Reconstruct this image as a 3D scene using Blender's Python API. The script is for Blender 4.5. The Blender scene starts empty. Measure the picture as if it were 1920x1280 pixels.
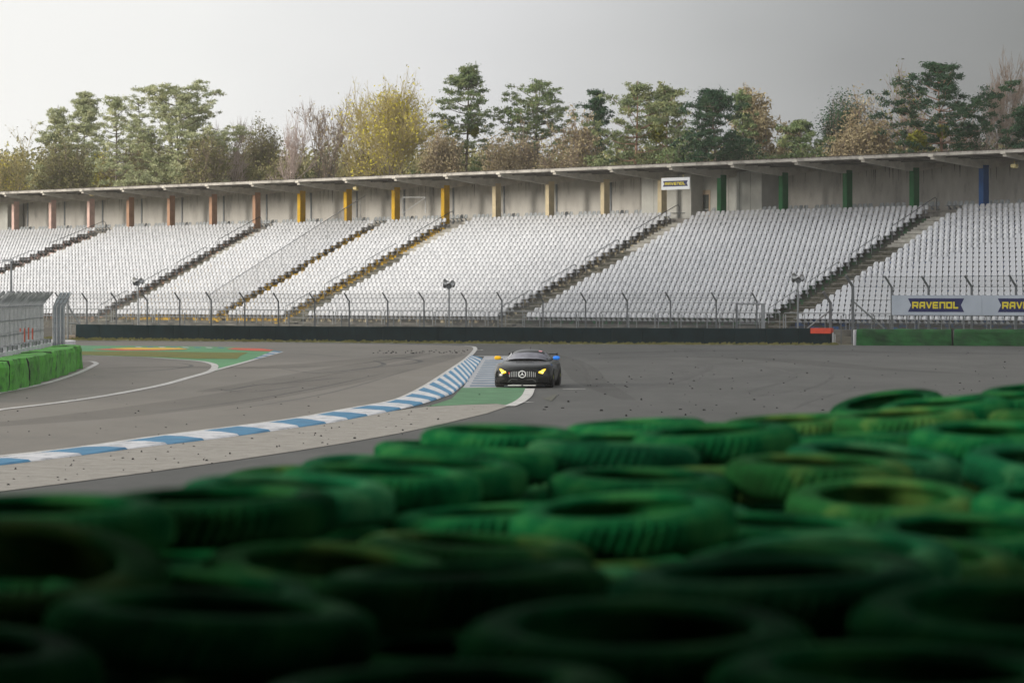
import bpy, math, random
import numpy as np
from mathutils import Vector, Matrix

# ------------------------------------------------------------------ camera, sky, sun, exposure
SC = bpy.context.scene
COL = SC.collection
F, H, HY = 6500.0, 2.9, 553.0            # focal length in photo pixels, eye height, horizon row
cd = bpy.data.cameras.new('camera'); cam = bpy.data.objects.new('camera', cd); COL.objects.link(cam)
cam.location = (0, 0, H); cam.rotation_euler = (math.radians(90), 0, 0)
cd.sensor_width = 36.0; cd.lens = F * 36 / 1920
cd.shift_y = -(640 - HY) / 1920
cd.clip_start = 0.5; cd.clip_end = 6000
cd.dof.use_dof = True; cd.dof.focus_distance = 125; cd.dof.aperture_fstop = 3.9
SC.camera = cam
SUN_EL, SUN_AZ = math.radians(12), math.radians(-118)     # azimuth measured from +Y, negative = to the left
W = bpy.data.worlds.new('World'); SC.world = W; W.use_nodes = True
nt = W.node_tree; nt.nodes.clear()
def wn(t, **k):
    n = nt.nodes.new(t)
    for a, b in k.items(): setattr(n, a, b)
    return n
def mathn(op, a, b=None, c=None):
    n = wn('ShaderNodeMath', operation=op)
    for i, v in enumerate((a, b, c)):
        if v is None: continue
        if isinstance(v, (int, float)): n.inputs[i].default_value = v
        else: nt.links.new(v, n.inputs[i])
    return n.outputs[0]
out = wn('ShaderNodeOutputWorld')
sky = wn('ShaderNodeTexSky', sky_type='NISHITA', sun_disc=False, sun_elevation=SUN_EL, sun_rotation=SUN_AZ)
bg1 = wn('ShaderNodeBackground'); bg1.inputs[1].default_value = 0.05
nt.links.new(sky.outputs[0], bg1.inputs[0])
tc = wn('ShaderNodeTexCoord'); sep = wn('ShaderNodeSeparateXYZ'); nt.links.new(tc.outputs['Generated'], sep.inputs[0])
nz = wn('ShaderNodeTexNoise'); nz.inputs['Scale'].default_value = 5.0; nz.inputs['Detail'].default_value = 3
mp = wn('ShaderNodeMapping'); mp.inputs['Scale'].default_value = (1, 1, 2.6)
nt.links.new(tc.outputs['Generated'], mp.inputs[0]); nt.links.new(mp.outputs[0], nz.inputs[0])
wob = mathn('MULTIPLY_ADD', nz.outputs[0], 0.09, -0.045)
# the cloud cover is bright towards the hidden sun at the left and a heavy bank stands at the right
xx = mathn('ADD', mathn('ADD', sep.outputs[0], wob), mathn('MULTIPLY', sep.outputs[2], 0.12))
ramp = wn('ShaderNodeValToRGB'); nt.links.new(mathn('MULTIPLY_ADD', xx, 1.0, 0.5), ramp.inputs[0])
e = ramp.color_ramp.elements
e[0].position = 0.0; e[0].color = (1.2, 1.18, 1.12, 1)
e[1].position = 1.0; e[1].color = (0.20, 0.20, 0.205, 1)
for p, c in ((0.32, (0.76, 0.755, 0.735)), (0.42, (0.70, 0.70, 0.69)), (0.50, (0.56, 0.562, 0.57)), (0.56, (0.41, 0.415, 0.42)), (0.62, (0.245, 0.25, 0.255)), (0.69, (0.15, 0.155, 0.155))):
    q = e.new(p); q.color = c + (1,)
back = mathn('MULTIPLY_ADD', sep.outputs[1], -1.6, 0.2); bc = wn('ShaderNodeClamp'); nt.links.new(back, bc.inputs[0])
mix = wn('ShaderNodeMix', data_type='RGBA'); nt.links.new(bc.outputs[0], mix.inputs[0])
nt.links.new(ramp.outputs[0], mix.inputs[6]); mix.inputs[7].default_value = (0.80, 0.80, 0.82, 1)
bg2 = wn('ShaderNodeBackground'); bg2.inputs[1].default_value = 1.0; nt.links.new(mix.outputs[2], bg2.inputs[0])
ms = wn('ShaderNodeMixShader'); ms.inputs[0].default_value = 0.94
nt.links.new(bg1.outputs[0], ms.inputs[1]); nt.links.new(bg2.outputs[0], ms.inputs[2]); nt.links.new(ms.outputs[0], out.inputs[0])
sl = bpy.data.lights.new('sun', 'SUN'); so = bpy.data.objects.new('sun', sl); COL.objects.link(so)
sl.energy = 1.9; sl.angle = math.radians(14); sl.color = (1.0, 0.93, 0.82)
sd = Vector((math.sin(SUN_AZ) * math.cos(SUN_EL), math.cos(SUN_AZ) * math.cos(SUN_EL), math.sin(SUN_EL)))
so.rotation_euler = sd.to_track_quat('Z', 'Y').to_euler(); so.location = sd * 100
SC.view_settings.view_transform = 'Standard'; SC.view_settings.look = 'None'
SC.view_settings.exposure = 0.45; SC.view_settings.gamma = 1.0
SC.render.film_transparent = False
SC.cycles.max_bounces = 6; SC.cycles.transparent_max_bounces = 24; SC.cycles.volume_bounces = 1

R = random.Random(7)
NR = np.random.RandomState(11)

# ------------------------------------------------------------------ helpers
def gp(px, py, z=0.0):
    Y = F * (H - z) / (py - HY); return Vector(((px - 960) / F * Y, Y, z))
def at(px, py, Y): return Vector(((px - 960) / F * Y, Y, H + (HY - py) * Y / F))
def proj(p): return 960 + F * p[0] / p[1], HY + F * (H - p[2]) / p[1]

def mat(name, c1, c2=None, rough=0.8, scale=4.0, metallic=0.0, bump=0.0, detail=5, c3=None, mscale=None, obj_var=0.0,
        stretch=None, nrough=.62, emit=None, alpha=None, lo=0.35, hi=0.65, spec=None):
    m = bpy.data.materials.new(name); m.use_nodes = True; t = m.node_tree; b = t.nodes['Principled BSDF']
    b.inputs['Roughness'].default_value = rough; b.inputs['Metallic'].default_value = metallic
    if spec is not None: b.inputs['Specular IOR Level'].default_value = spec
    N, L = t.nodes.new, t.links.new
    col = None
    if c2 is not None or bump:
        co = N('ShaderNodeTexCoord'); vec = co.outputs['Object']
        if stretch:
            mm = N('ShaderNodeMapping'); mm.inputs['Scale'].default_value = stretch
            if mscale == 'rot': mm.inputs['Rotation'].default_value = (0, 0, 0.9)
            L(vec, mm.inputs[0]); vec = mm.outputs[0]
        n = N('ShaderNodeTexNoise'); n.inputs['Scale'].default_value = scale; n.inputs['Detail'].default_value = detail
        n.inputs['Roughness'].default_value = nrough; L(vec, n.inputs[0])
    if c2 is not None:
        r = N('ShaderNodeValToRGB'); r.color_ramp.elements[0].position = lo; r.color_ramp.elements[1].position = hi
        r.color_ramp.elements[0].color = (*c1, 1); r.color_ramp.elements[1].color = (*c2, 1)
        if c3 is not None:
            q = r.color_ramp.elements.new((lo + hi) / 2); q.color = (*c3, 1)
        L(n.outputs[0], r.inputs[0]); col = r.outputs[0]
    if obj_var:
        oi = N('ShaderNodeObjectInfo'); hs = N('ShaderNodeHueSaturation')
        mu = N('ShaderNodeMath'); mu.operation = 'MULTIPLY_ADD'; L(oi.outputs['Random'], mu.inputs[0])
        mu.inputs[1].default_value = obj_var * 2; mu.inputs[2].default_value = 1 - obj_var
        L(mu.outputs[0], hs.inputs['Value'])
        if col is not None: L(col, hs.inputs['Color'])
        else: hs.inputs['Color'].default_value = (*c1, 1)
        col = hs.outputs[0]
    if col is not None: L(col, b.inputs['Base Color'])
    else: b.inputs['Base Color'].default_value = (*c1, 1)
    if bump:
        bp = N('ShaderNodeBump'); bp.inputs['Strength'].default_value = bump; bp.inputs['Distance'].default_value = 0.02
        L(n.outputs[0], bp.inputs['Height']); L(bp.outputs[0], b.inputs['Normal'])
    if emit: b.inputs['Emission Color'].default_value = (*emit[:3], 1); b.inputs['Emission Strength'].default_value = emit[3]
    if alpha is not None: b.inputs['Alpha'].default_value = alpha
    return m

def tag(o, label=None, cat=None, group=None, kind=None):
    if label: o['label'] = label
    if cat: o['category'] = cat
    if group: o['group'] = group
    if kind: o['kind'] = kind
    return o
def empty(name, loc=(0, 0, 0), label=None, cat=None, group=None, rot=0):
    o = bpy.data.objects.new(name, None); COL.objects.link(o); o.location = loc; o.rotation_euler = (0, 0, rot)
    o.empty_display_size = 0.3
    return tag(o, label, cat, group)
def link_mesh(name, me, m, parent=None, keep_world=True):
    o = bpy.data.objects.new(name, me)
    for x in (m if isinstance(m, (list, tuple)) else [m]): me.materials.append(x)
    COL.objects.link(o)
    if parent:
        o.parent = parent
        if keep_world:
            pm = Matrix.Translation(parent.location) @ parent.rotation_euler.to_matrix().to_4x4()
            o.matrix_parent_inverse = pm.inverted()
    return o
def dup(o, parent=None, loc=None, rz=None):
    c = o.copy(); COL.objects.link(c)
    if parent: c.parent = parent
    if loc is not None: c.location = loc
    if rz is not None: c.rotation_euler = (0, 0, rz)
    for ch in list(o.children): dup(ch, c)
    return c

class MB:
    def __init__(s): s.v = []; s.f = []; s.mi = []
    def add(s, vs, fs, mi=0):
        b = len(s.v); s.v += [tuple(x) for x in vs]; s.f += [tuple(b + i for i in f) for f in fs]; s.mi += [mi] * len(fs); return s
    def box(s, c, size, ax=None, mi=0):
        ax = ax or (Vector((1, 0, 0)), Vector((0, 1, 0)), Vector((0, 0, 1))); c = Vector(c)
        vs = [c + ax[0] * (size[0] / 2 * i) + ax[1] * (size[1] / 2 * j) + ax[2] * (size[2] / 2 * k) for i in (-1, 1) for j in (-1, 1) for k in (-1, 1)]
        return s.add(vs, [(0, 1, 3, 2), (4, 6, 7, 5), (0, 4, 5, 1), (2, 3, 7, 6), (0, 2, 6, 4), (1, 5, 7, 3)], mi)
    def hexa(s, bot, top, mi=0):      # two quads with the same order
        n = len(bot); fs = [tuple(range(n - 1, -1, -1)), tuple(range(n, 2 * n))] + [(i, (i + 1) % n, n + (i + 1) % n, n + i) for i in range(n)]
        return s.add(list(bot) + list(top), fs, mi)
    def tube(s, pts, r, n=6, mi=0, cap=True):
        pts = [Vector(p) for p in pts]; rr = r if isinstance(r, (list, tuple)) else [r] * len(pts)
        vs = []
        for i, p in enumerate(pts):
            d = (pts[min(i + 1, len(pts) - 1)] - pts[max(i - 1, 0)]).normalized()
            a = d.cross(Vector((0, 0, 1)) if abs(d.z) < 0.9 else Vector((1, 0, 0))).normalized(); b = d.cross(a)
            vs += [p + a * (math.cos(2 * math.pi * k / n) * rr[i]) + b * (math.sin(2 * math.pi * k / n) * rr[i]) for k in range(n)]
        fs = [(i * n + k, i * n + (k + 1) % n, (i + 1) * n + (k + 1) % n, (i + 1) * n + k) for i in range(len(pts) - 1) for k in range(n)]
        if cap: fs += [tuple(range(n - 1, -1, -1)), tuple((len(pts) - 1) * n + k for k in range(n))]
        return s.add(vs, fs, mi)
    def grid(s, rows, mi=0, close=False):
        n = len(rows[0]); fs = []
        for i in range(len(rows) - 1):
            for k in range(n if close else n - 1): fs.append((i * n + k, i * n + (k + 1) % n, (i + 1) * n + (k + 1) % n, (i + 1) * n + k))
        return s.add([p for r in rows for p in r], fs, mi)
    def build(s, name, m, parent=None, smooth=False, bevel=0, loc=None):
        me = bpy.data.meshes.new(name); me.from_pydata(s.v, [], s.f)
        me.polygons.foreach_set('material_index', s.mi)
        if smooth: me.polygons.foreach_set('use_smooth', [True] * len(s.f))
        me.update(); o = link_mesh(name, me, m, parent, keep_world=loc is None)
        if bevel:
            b = o.modifiers.new('b', 'BEVEL'); b.width = bevel; b.segments = 2; b.limit_method = 'ANGLE'
        return o
def np_mesh(name, V, Q, m, parent=None, loc_only=False):
    V = np.asarray(V, np.float32); Q = np.asarray(Q, np.int32); k = Q.shape[1]
    me = bpy.data.meshes.new(name); me.vertices.add(len(V)); me.vertices.foreach_set('co', V.ravel())
    me.loops.add(Q.size); me.loops.foreach_set('vertex_index', Q.ravel())
    me.polygons.add(len(Q)); me.polygons.foreach_set('loop_start', np.arange(0, Q.size, k, dtype=np.int32))
    me.polygons.foreach_set('loop_total', np.full(len(Q), k, np.int32))
    me.update(calc_edges=True); me.validate()
    return link_mesh(name, me, m, parent, keep_world=not loc_only)

# ------------------------------------------------------------------ materials
M = {}
M['asphalt'] = mat('track asphalt', (0.150, 0.140, 0.124), (0.22, 0.206, 0.184), 0.85, 0.22, c3=(0.195, 0.178, 0.152), bump=0, detail=12, stretch=(1, 0.35, 1), lo=0.3, hi=0.72, nrough=.78)
M['runoff'] = mat('runoff asphalt', (0.050, 0.052, 0.047), (0.105, 0.105, 0.098), 0.85, 0.3, c3=(0.074, 0.075, 0.070), detail=12, stretch=(1, 0.3, 1), lo=0.3, hi=0.72, nrough=.78)  # dark asphalt, its colour also taking in the dimmer light at right
M['concrete_run'] = mat('pale brushed concrete', (0.15, 0.14, 0.12), (0.42, 0.39, 0.345), 0.9, 2.0, c3=(0.30, 0.28, 0.245), detail=12, lo=0.3, hi=0.7, nrough=.85)
M['grass'] = mat('dry grass', (0.10, 0.11, 0.03), (0.21, 0.19, 0.06), 0.95, 1.2, c3=(0.16, 0.15, 0.045), detail=8)
M['grass_i'] = mat('olive island grass', (0.12, 0.135, 0.02), (0.23, 0.225, 0.035), 0.95, 1.2, detail=8)
M['soil'] = mat('earth bank', (0.035, 0.032, 0.022), (0.12, 0.10, 0.07), 0.95, 1.1, c3=(0.07, 0.062, 0.042), detail=8)
M['w_line'] = mat('white line paint', (0.42, 0.41, 0.39), (0.66, 0.65, 0.62), 0.8, 1.5, detail=6)
M['kerb_b'] = mat('kerb blue paint', (0.035, 0.13, 0.24), (0.05, 0.22, 0.38), 0.75, 1.6, detail=9, lo=.3, hi=.6)
M['kerb_w'] = mat('kerb white paint', (0.12, 0.125, 0.13), (0.66, 0.66, 0.67), 0.75, 1.9, detail=10, c3=(0.52, 0.53, 0.55), lo=.32, hi=.60, nrough=.72)
M['kerb_bw'] = mat('worn blue paint', (0.10, 0.15, 0.21), (0.20, 0.28, 0.36), 0.7, 1.8, detail=7)
M['kerb_ww'] = mat('worn white paint', (0.30, 0.31, 0.33), (0.52, 0.53, 0.55), 0.7, 1.6, detail=7)
M['paint_g'] = mat('green ground paint', (0.055, 0.16, 0.07), (0.10, 0.25, 0.12), 0.8, 1.0, detail=7)
M['paint_g2'] = mat('bright green ground paint', (0.08, 0.26, 0.11), (0.12, 0.35, 0.15), 0.8, 0.5, detail=6)
M['paint_r'] = mat('red ground paint', (0.55, 0.07, 0.03), (0.70, 0.12, 0.06), 0.8, 1)
M['paint_y'] = mat('yellow ground paint', (0.75, 0.42, 0.02), (0.85, 0.55, 0.05), 0.8, 1)
M['skid'] = mat('rubber skid marks', (0.035, 0.035, 0.032), (0.085, 0.083, 0.077), 0.7, 0.8, detail=6)
M['rubber'] = mat('rubber crumbs', (0.012, 0.012, 0.012), rough=0.9)  # also on the bale ends, as painted gap shade
M['conc'] = mat('weathered concrete', (0.12, 0.115, 0.10), (0.34, 0.325, 0.29), 0.9, 1.4, c3=(0.25, 0.235, 0.21), detail=9)
M['conc_l'] = mat('pale concrete', (0.30, 0.29, 0.25), (0.52, 0.50, 0.45), 0.9, 1.4, detail=7)
M['tread'] = mat('shade-darkened step tops', (0.025, 0.025, 0.02), (0.085, 0.08, 0.07), 0.95, 1.8, detail=6)  # shade between the seats is put into this dark step colour
M['conc_dark'] = mat('mossy dark concrete', (0.03, 0.032, 0.02), (0.17, 0.16, 0.125), 0.95, 1.8, c3=(0.075, 0.072, 0.05), detail=9)
M['conc_wall'] = mat('stained panel concrete', (0.26, 0.255, 0.245), (0.60, 0.58, 0.54), 0.9, 0.9, c3=(0.52, 0.50, 0.465), detail=8, stretch=(1, 1, 0.35), lo=0.28, hi=0.6)
M['conc_base'] = mat('dirty concrete base', (0.045, 0.045, 0.037), (0.19, 0.18, 0.155), 0.95, 0.8, c3=(0.11, 0.105, 0.09), detail=9, stretch=(1, 1, 2.0))
M['fascia'] = mat('roof fascia concrete', (0.24, 0.225, 0.20), (0.54, 0.51, 0.46), 0.85, 1.2, c3=(0.45, 0.42, 0.375), detail=8)
M['soffit'] = mat('roof underside boards', (0.28, 0.255, 0.215), (0.48, 0.44, 0.375), 0.9, 0.9, c3=(0.40, 0.365, 0.31), detail=6, stretch=(1, 1, 1))
M['beam'] = mat('roof beam concrete', (0.50, 0.47, 0.41), (0.70, 0.66, 0.58), 0.9, 1.5, detail=6)
M['seat'] = mat('white seat plastic', (0.49, 0.505, 0.53), (0.69, 0.70, 0.725), 0.45, 2.6, detail=6, obj_var=0.0)
M['seat_g'] = mat('grey seat plastic', (0.33, 0.36, 0.38), (0.44, 0.47, 0.49), 0.5, 1.0)
ZONES = {'pink': (0.95, 0.66, 0.58), 'brown': (0.58, 0.34, 0.22), 'yellow': (0.78, 0.46, 0.012), 'beige': (0.74, 0.62, 0.40), 'green': (0.012, 0.155, 0.042), 'blue': (0.012, 0.10, 0.32)}
for z, c in ZONES.items():
    M['z_' + z] = mat(z + ' masonry paint', tuple(x * 0.8 for x in c), c, 0.75, 2.0)
    d = (0.05, 0.048, 0.04)
    lo_ = .44 if z == 'yellow' else .50
    M['r_' + z] = mat(z + ' worn and shaded riser paint', d, tuple(x * 0.85 for x in c), 0.85, 2.5, detail=6, lo=lo_, hi=lo_ + .18)  # dark mix is wear plus painted shade between the seat rows
M['steel'] = mat('galvanised steel', (0.20, 0.215, 0.22), (0.30, 0.315, 0.32), 0.5, 6, metallic=0.35)
M['steel_d'] = mat('grey painted steel', (0.10, 0.11, 0.115), (0.16, 0.17, 0.175), 0.6, 5, metallic=0.2)
M['steel_w'] = mat('pale galvanised steel', (0.42, 0.43, 0.43), (0.55, 0.56, 0.56), 0.5, 5, metallic=0.2)
M['belt'] = mat('dark conveyor belt rubber', (0.005, 0.015, 0.017), (0.009, 0.024, 0.029), 0.85, 1.5, detail=6, bump=0.3, spec=.15)
M['red'] = mat('red cover', (0.62, 0.05, 0.02), (0.75, 0.08, 0.03), 0.6, 2)
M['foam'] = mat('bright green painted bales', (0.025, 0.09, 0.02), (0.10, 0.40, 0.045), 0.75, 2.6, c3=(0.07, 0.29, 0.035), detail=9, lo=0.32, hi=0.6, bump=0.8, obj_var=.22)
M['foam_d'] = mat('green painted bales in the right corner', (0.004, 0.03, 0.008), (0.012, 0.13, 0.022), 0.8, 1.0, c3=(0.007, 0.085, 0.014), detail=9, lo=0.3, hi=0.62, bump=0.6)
M['white'] = mat('white sheet', (0.74, 0.76, 0.78), (0.80, 0.82, 0.84), 0.5, 0.8)
M['banner'] = mat('white banner sheet', (0.40, 0.45, 0.51), (0.47, 0.52, 0.58), 0.45, 0.8)
M['navy'] = mat('navy print', (0.004, 0.008, 0.085), rough=0.5)
M['yel'] = mat('yellow print', (0.75, 0.62, 0.03), rough=0.5)
M['conc_w'] = mat('white painted concrete', (0.60, 0.60, 0.62), (0.78, 0.78, 0.80), 0.8, 1.5)
M['cabin'] = mat('light grey cabin panels', (0.52, 0.52, 0.485), (0.62, 0.62, 0.58), 0.7, 1)
M['glass'] = mat('door glass', (0.10, 0.11, 0.10), rough=0.15)
M['warm'] = mat('pale door frame', (0.60, 0.47, 0.34), rough=0.6)
M['lampy'] = mat('floodlight housing', (0.62, 0.52, 0.25), rough=0.5)
def net_mat(name, col, a):
    m = bpy.data.materials.new(name); m.use_nodes = True; t = m.node_tree; b = t.nodes['Principled BSDF']
    b.inputs['Base Color'].default_value = (*col, 1); b.inputs['Roughness'].default_value = 0.6; b.inputs['Alpha'].default_value = a
    return m
M['net'] = net_mat('fine steel mesh', (0.25, 0.27, 0.27), 0.16)
M['net_w'] = net_mat('fine pale mesh', (0.55, 0.54, 0.52), 0.22)
M['net_s'] = net_mat('galvanised mesh', (0.45, 0.48, 0.50), 0.05)
M['bark'] = mat('bark', (0.09, 0.07, 0.055), (0.19, 0.155, 0.125), 0.9, 6)
M['bark_r'] = mat('reddish pine bark', (0.20, 0.11, 0.07), (0.36, 0.22, 0.15), 0.9, 4)
M['twig'] = mat('bare twigs', (0.20, 0.15, 0.12), (0.32, 0.25, 0.20), 0.9, 3)
M['twig_y'] = mat('yellowish twigs', (0.36, 0.29, 0.12), (0.52, 0.44, 0.20), 0.9, 3)
M['twig_p'] = mat('pale pinkish twigs', (0.42, 0.33, 0.29), (0.52, 0.42, 0.38), 0.9, 3)
def leafmat(n, a, b, c): return mat(n, a, b, 0.75, 0.9, c3=c, detail=4, lo=0.3, hi=0.7, spec=0.2)
M['l_pine'] = leafmat('pine needles', (0.08, 0.13, 0.055), (0.33, 0.35, 0.15), (0.17, 0.23, 0.095))
M['l_pinel'] = leafmat('light pine needles', (0.12, 0.17, 0.075), (0.36, 0.36, 0.16), (0.22, 0.26, 0.12))
M['l_pale'] = leafmat('haze-paled pine needles', (0.22, 0.26, 0.13), (0.62, 0.61, 0.36), (0.42, 0.45, 0.25))  # pallor of haze over the left pines is put into this colour
M['l_dark'] = leafmat('dark pine needles', (0.018, 0.05, 0.028), (0.07, 0.12, 0.05), (0.035, 0.08, 0.038))
M['l_brown'] = leafmat('brown spring foliage', (0.20, 0.16, 0.09), (0.48, 0.40, 0.235), (0.34, 0.275, 0.16))
M['l_olive'] = leafmat('olive foliage', (0.12, 0.125, 0.05), (0.38, 0.34, 0.15), (0.24, 0.225, 0.095))
M['l_yel'] = leafmat('yellow green buds', (0.40, 0.37, 0.05), (0.70, 0.60, 0.08), (0.55, 0.48, 0.06))
M['l_mis'] = leafmat('mistletoe', (0.10, 0.12, 0.015), (0.24, 0.23, 0.03), (0.17, 0.17, 0.02))
M['tyre_g'] = mat('green painted tyre', (0.002, 0.028, 0.010), (0.035, 0.155, 0.042), 0.95, 5.5, c3=(0.005, 0.088, 0.026), detail=7, lo=0.3, hi=0.72, obj_var=0.4, bump=0.25, spec=.04)
M['tyre_y'] = mat('yellowed green painted tyre', (0.008, 0.028, 0.008), (0.10, 0.17, 0.04), 0.95, 4.0, c3=(0.013, 0.088, 0.022), detail=7, lo=0.3, hi=0.72, obj_var=0.25, bump=0.25, spec=.04)
M['tyre_t'] = mat('teal green painted tyre', (0.003, 0.030, 0.014), (0.065, 0.20, 0.08), 0.95, 4.0, c3=(0.007, 0.09, 0.034), detail=7, lo=0.3, hi=0.72, obj_var=0.25, bump=0.25, spec=.04)

# ------------------------------------------------------------------ ground and track surface
def sheet(name, pts, z, m, label=None, kind='structure', step=None):
    from mathutils.geometry import tessellate_polygon
    P = [Vector((p[0], p[1], z)) for p in pts]
    tr = tessellate_polygon([P]); tris = []
    for a, b, c in tr:
        n = (P[b] - P[a]).cross(P[c] - P[a]); tris.append((a, b, c) if n.z > 0 else (a, c, b))
    o = MB().add(P, tris).build(name, m)
    tag(o, label, None, None, kind); return o
def G(l): return [gp(*p) for p in l]
sheet('ground', [(-2500, -300), (2500, -300), (2500, 4000), (-2500, 4000)], -0.012, M['grass'])
WALLB = [(-60, 632.5), (142, 634.5), (400, 637.5), (700, 640.5), (960, 642.5), (1250, 644.5), (1557, 645.5), (1920, 648.5), (2300, 652)]
wallg = G(WALLB)
# runoff (right) and track (left) asphalt
edge_lower = [(-80, 941), (0, 922), (111, 908), (292, 884), (440, 863), (560, 845), (652, 830), (747, 813), (831, 795), (914, 775), (955, 761), (986, 746), (995, 729)]
sheet('runoff_area', [(-30, 8), (30, 8), (60, 60), (60, 200)] + [(p.x, p.y - 0.8) for p in reversed(wallg[2:])] + [(p.x, p.y - 6) for p in reversed(wallg[:2])] + [(-40, 200), (-30, 60)], 0.0, M['runoff'])
inner = [(-60, 862), (85, 847), (175, 836), (260, 823.5), (335, 813.5), (402, 805), (470, 796.5), (560, 784), (664, 765), (731, 753), (768, 740), (810, 717), (852, 689), (872, 675), (887, 661), (891, 653), (880, 649.3), (831, 647.8), (700, 645), (560, 643.3), (400, 641)]
sheet('race_track', [(-60, 50)] + [p for p in G(inner)] + [(gp(160, 639.5).x, gp(160, 639.5).y), (-70, 225), (-70, 100)], 0.005, M['asphalt'])
# pale concrete strip between the kerb and the runoff
kin = [(20, 855), (85, 847), (175, 836), (260, 823.5), (335, 813.5), (402, 805), (470, 796.5), (560, 784), (664, 765), (731, 753), (768, 740), (810, 717), (852, 689), (872, 675), (884, 665)]
kout = [(100, 861), (172, 852), (262, 840), (341, 831), (408, 823), (472, 814.5), (531, 806), (617, 794), (737, 771), (785, 760), (818, 750), (848, 739), (876, 716), (890, 696), (906, 671)]
kin = [(-140, 874.5)] + [(-60, 865)] + kin; kout = [(-60, 880)] + [(20, 871)] + kout
sheet('concrete_strip', G(edge_lower) + G([(930, 757), (870, 759), (800, 762.5)]) + list(reversed(G([(-100, 885)] + kout[1:11]))) , 0.010, M['concrete_run'])
sheet('painted_verge', G([(800, 763), (870, 759.5), (930, 757.5), (955, 760.5), (975, 750), (984, 738), (986, 726), (868, 726), (847, 748), (820, 757)]), 0.014, M['paint_g'])
def ribbon(name, pts, w, z, m, world=False):
    P = pts if world else G(pts); P = [Vector((p[0], p[1], 0)) for p in P]
    # resample smoothly
    Q = []
    for i in range(len(P) - 1):
        p0 = P[max(i - 1, 0)]; p1 = P[i]; p2 = P[i + 1]; p3 = P[min(i + 2, len(P) - 1)]
        for k in range(4):
            t = k / 4; Q.append(0.5 * ((2 * p1) + (p2 - p0) * t + (2 * p0 - 5 * p1 + 4 * p2 - p3) * t * t + (3 * p1 - p0 - 3 * p2 + p3) * t ** 3))
    Q.append(P[-1]); L, Rr = [], []
    for i, p in enumerate(Q):
        d = (Q[min(i + 1, len(Q) - 1)] - Q[max(i - 1, 0)]).normalized(); n = Vector((-d.y, d.x, 0))
        ww = w if not callable(w) else w(i / (len(Q) - 1))
        L.append((p.x + n.x * ww / 2, p.y + n.y * ww / 2, z)); Rr.append((p.x - n.x * ww / 2, p.y - n.y * ww / 2, z))
    return MB().grid([Rr, L]), L
def line(name, pts, w, z, m):
    mb, _ = ribbon(name, pts, w, z, m); o = mb.build(name, m); tag(o, kind='structure'); return o
line('track_edge_line', inner[:-1] + [(400, 640.5), (200, 638.5)], 0.22, 0.016, M['w_line'])
line('track_edge_line', [(955, 762), (975, 753), (988, 742), (994, 729)], 0.30, 0.018, M['w_line'])
line('track_edge_line', [(-60, 779), (0, 768.5), (96, 757), (200, 742), (300, 723), (355, 708), (393, 697), (403, 688), (398, 682.5), (375, 677.5), (330, 674), (270, 670), (160, 666.5)], 0.28, 0.016, M['w_line'])
line('track_edge_line', [(393, 697), (450, 682), (528, 660)], 0.22, 0.019, M['w_line'])
line('barrier_foot_line', [(-60, 752), (0, 737), (60, 725), (105, 713.5), (150, 698), (178, 684), (180, 681), (172, 678), (158, 677.5)], 0.22, 0.016, M['w_line'])
line('grid_mark', [(1055, 729.5), (1098, 729.5)], 0.3, 0.012, M['w_line'])
line('grid_mark', [(978, 754.5), (998, 754)], 0.25, 0.012, M['w_line'])
line('grid_mark', [(893, 657), (898, 655.5), (901, 656.5)], 0.3, 0.012, M['w_line'])
sheet('yellow_smudge', G([(1018, 748), (1040, 740), (1045, 741), (1034, 752)]), 0.012, mat('faded yellow paint', (0.10, 0.098, 0.06), (0.075, 0.076, 0.066), 0.8, 2))
# left island: painted strips and grass
sheet('painted_island', G([(150, 648), (250, 648.5), (370, 649.5), (440, 651), (500, 655), (528, 660), (450, 682), (404, 696), (405, 689), (398, 681.5), (375, 676.5), (330, 673), (270, 669), (150, 666)]), 0.010, M['paint_g2'])
sheet('island_grass', G([(150, 659), (200, 659.3), (300, 659.7), (400, 661), (465, 661.5), (450, 668), (445, 673), (370, 672.8), (270, 668.6), (150, 665.5)]), 0.018, M['grass_i'])
sheet('painted_stripe', G([(172, 655.5), (230, 652.8), (330, 653.2), (352, 655.5), (290, 657.5), (230, 657.8)]), 0.018, M['paint_r'])
sheet('painted_stripe', G([(205, 653.8), (240, 652.2), (335, 652.6), (352, 655.2), (300, 656), (240, 655.8)]), 0.023, M['paint_y'])
sheet('painted_stripe', G([(425, 654.2), (440, 652.5), (490, 653.6), (513, 656.5), (505, 658.8), (470, 657.8), (440, 656)]), 0.018, M['paint_r'])
for i, x in enumerate(range(252, 425, 22)):
    sheet('painted_stripe', G([(x, 650.2 + i * 0.2), (x + 11, 650.3 + i * 0.2), (x + 16, 651.6 + i * 0.2), (x + 5, 651.5 + i * 0.2)]), 0.018, [M['kerb_w'], M['kerb_b']][i % 2])
for i in range(7):
    t0, t1 = i / 7, (i + 1) / 7
    A = lambda t: (475 + 38 * t, 673 - 15 * t); B = lambda t: (488 + 42 * t, 672 - 12.5 * t)
    a0, a1, b1, b0 = A(t0), A(t1), B(t1), B(t0)
    sheet('kerb', G([a0, b0, b1, a1]), 0.020, [M['kerb_b'], M['kerb_w']][i % 2])
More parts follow.
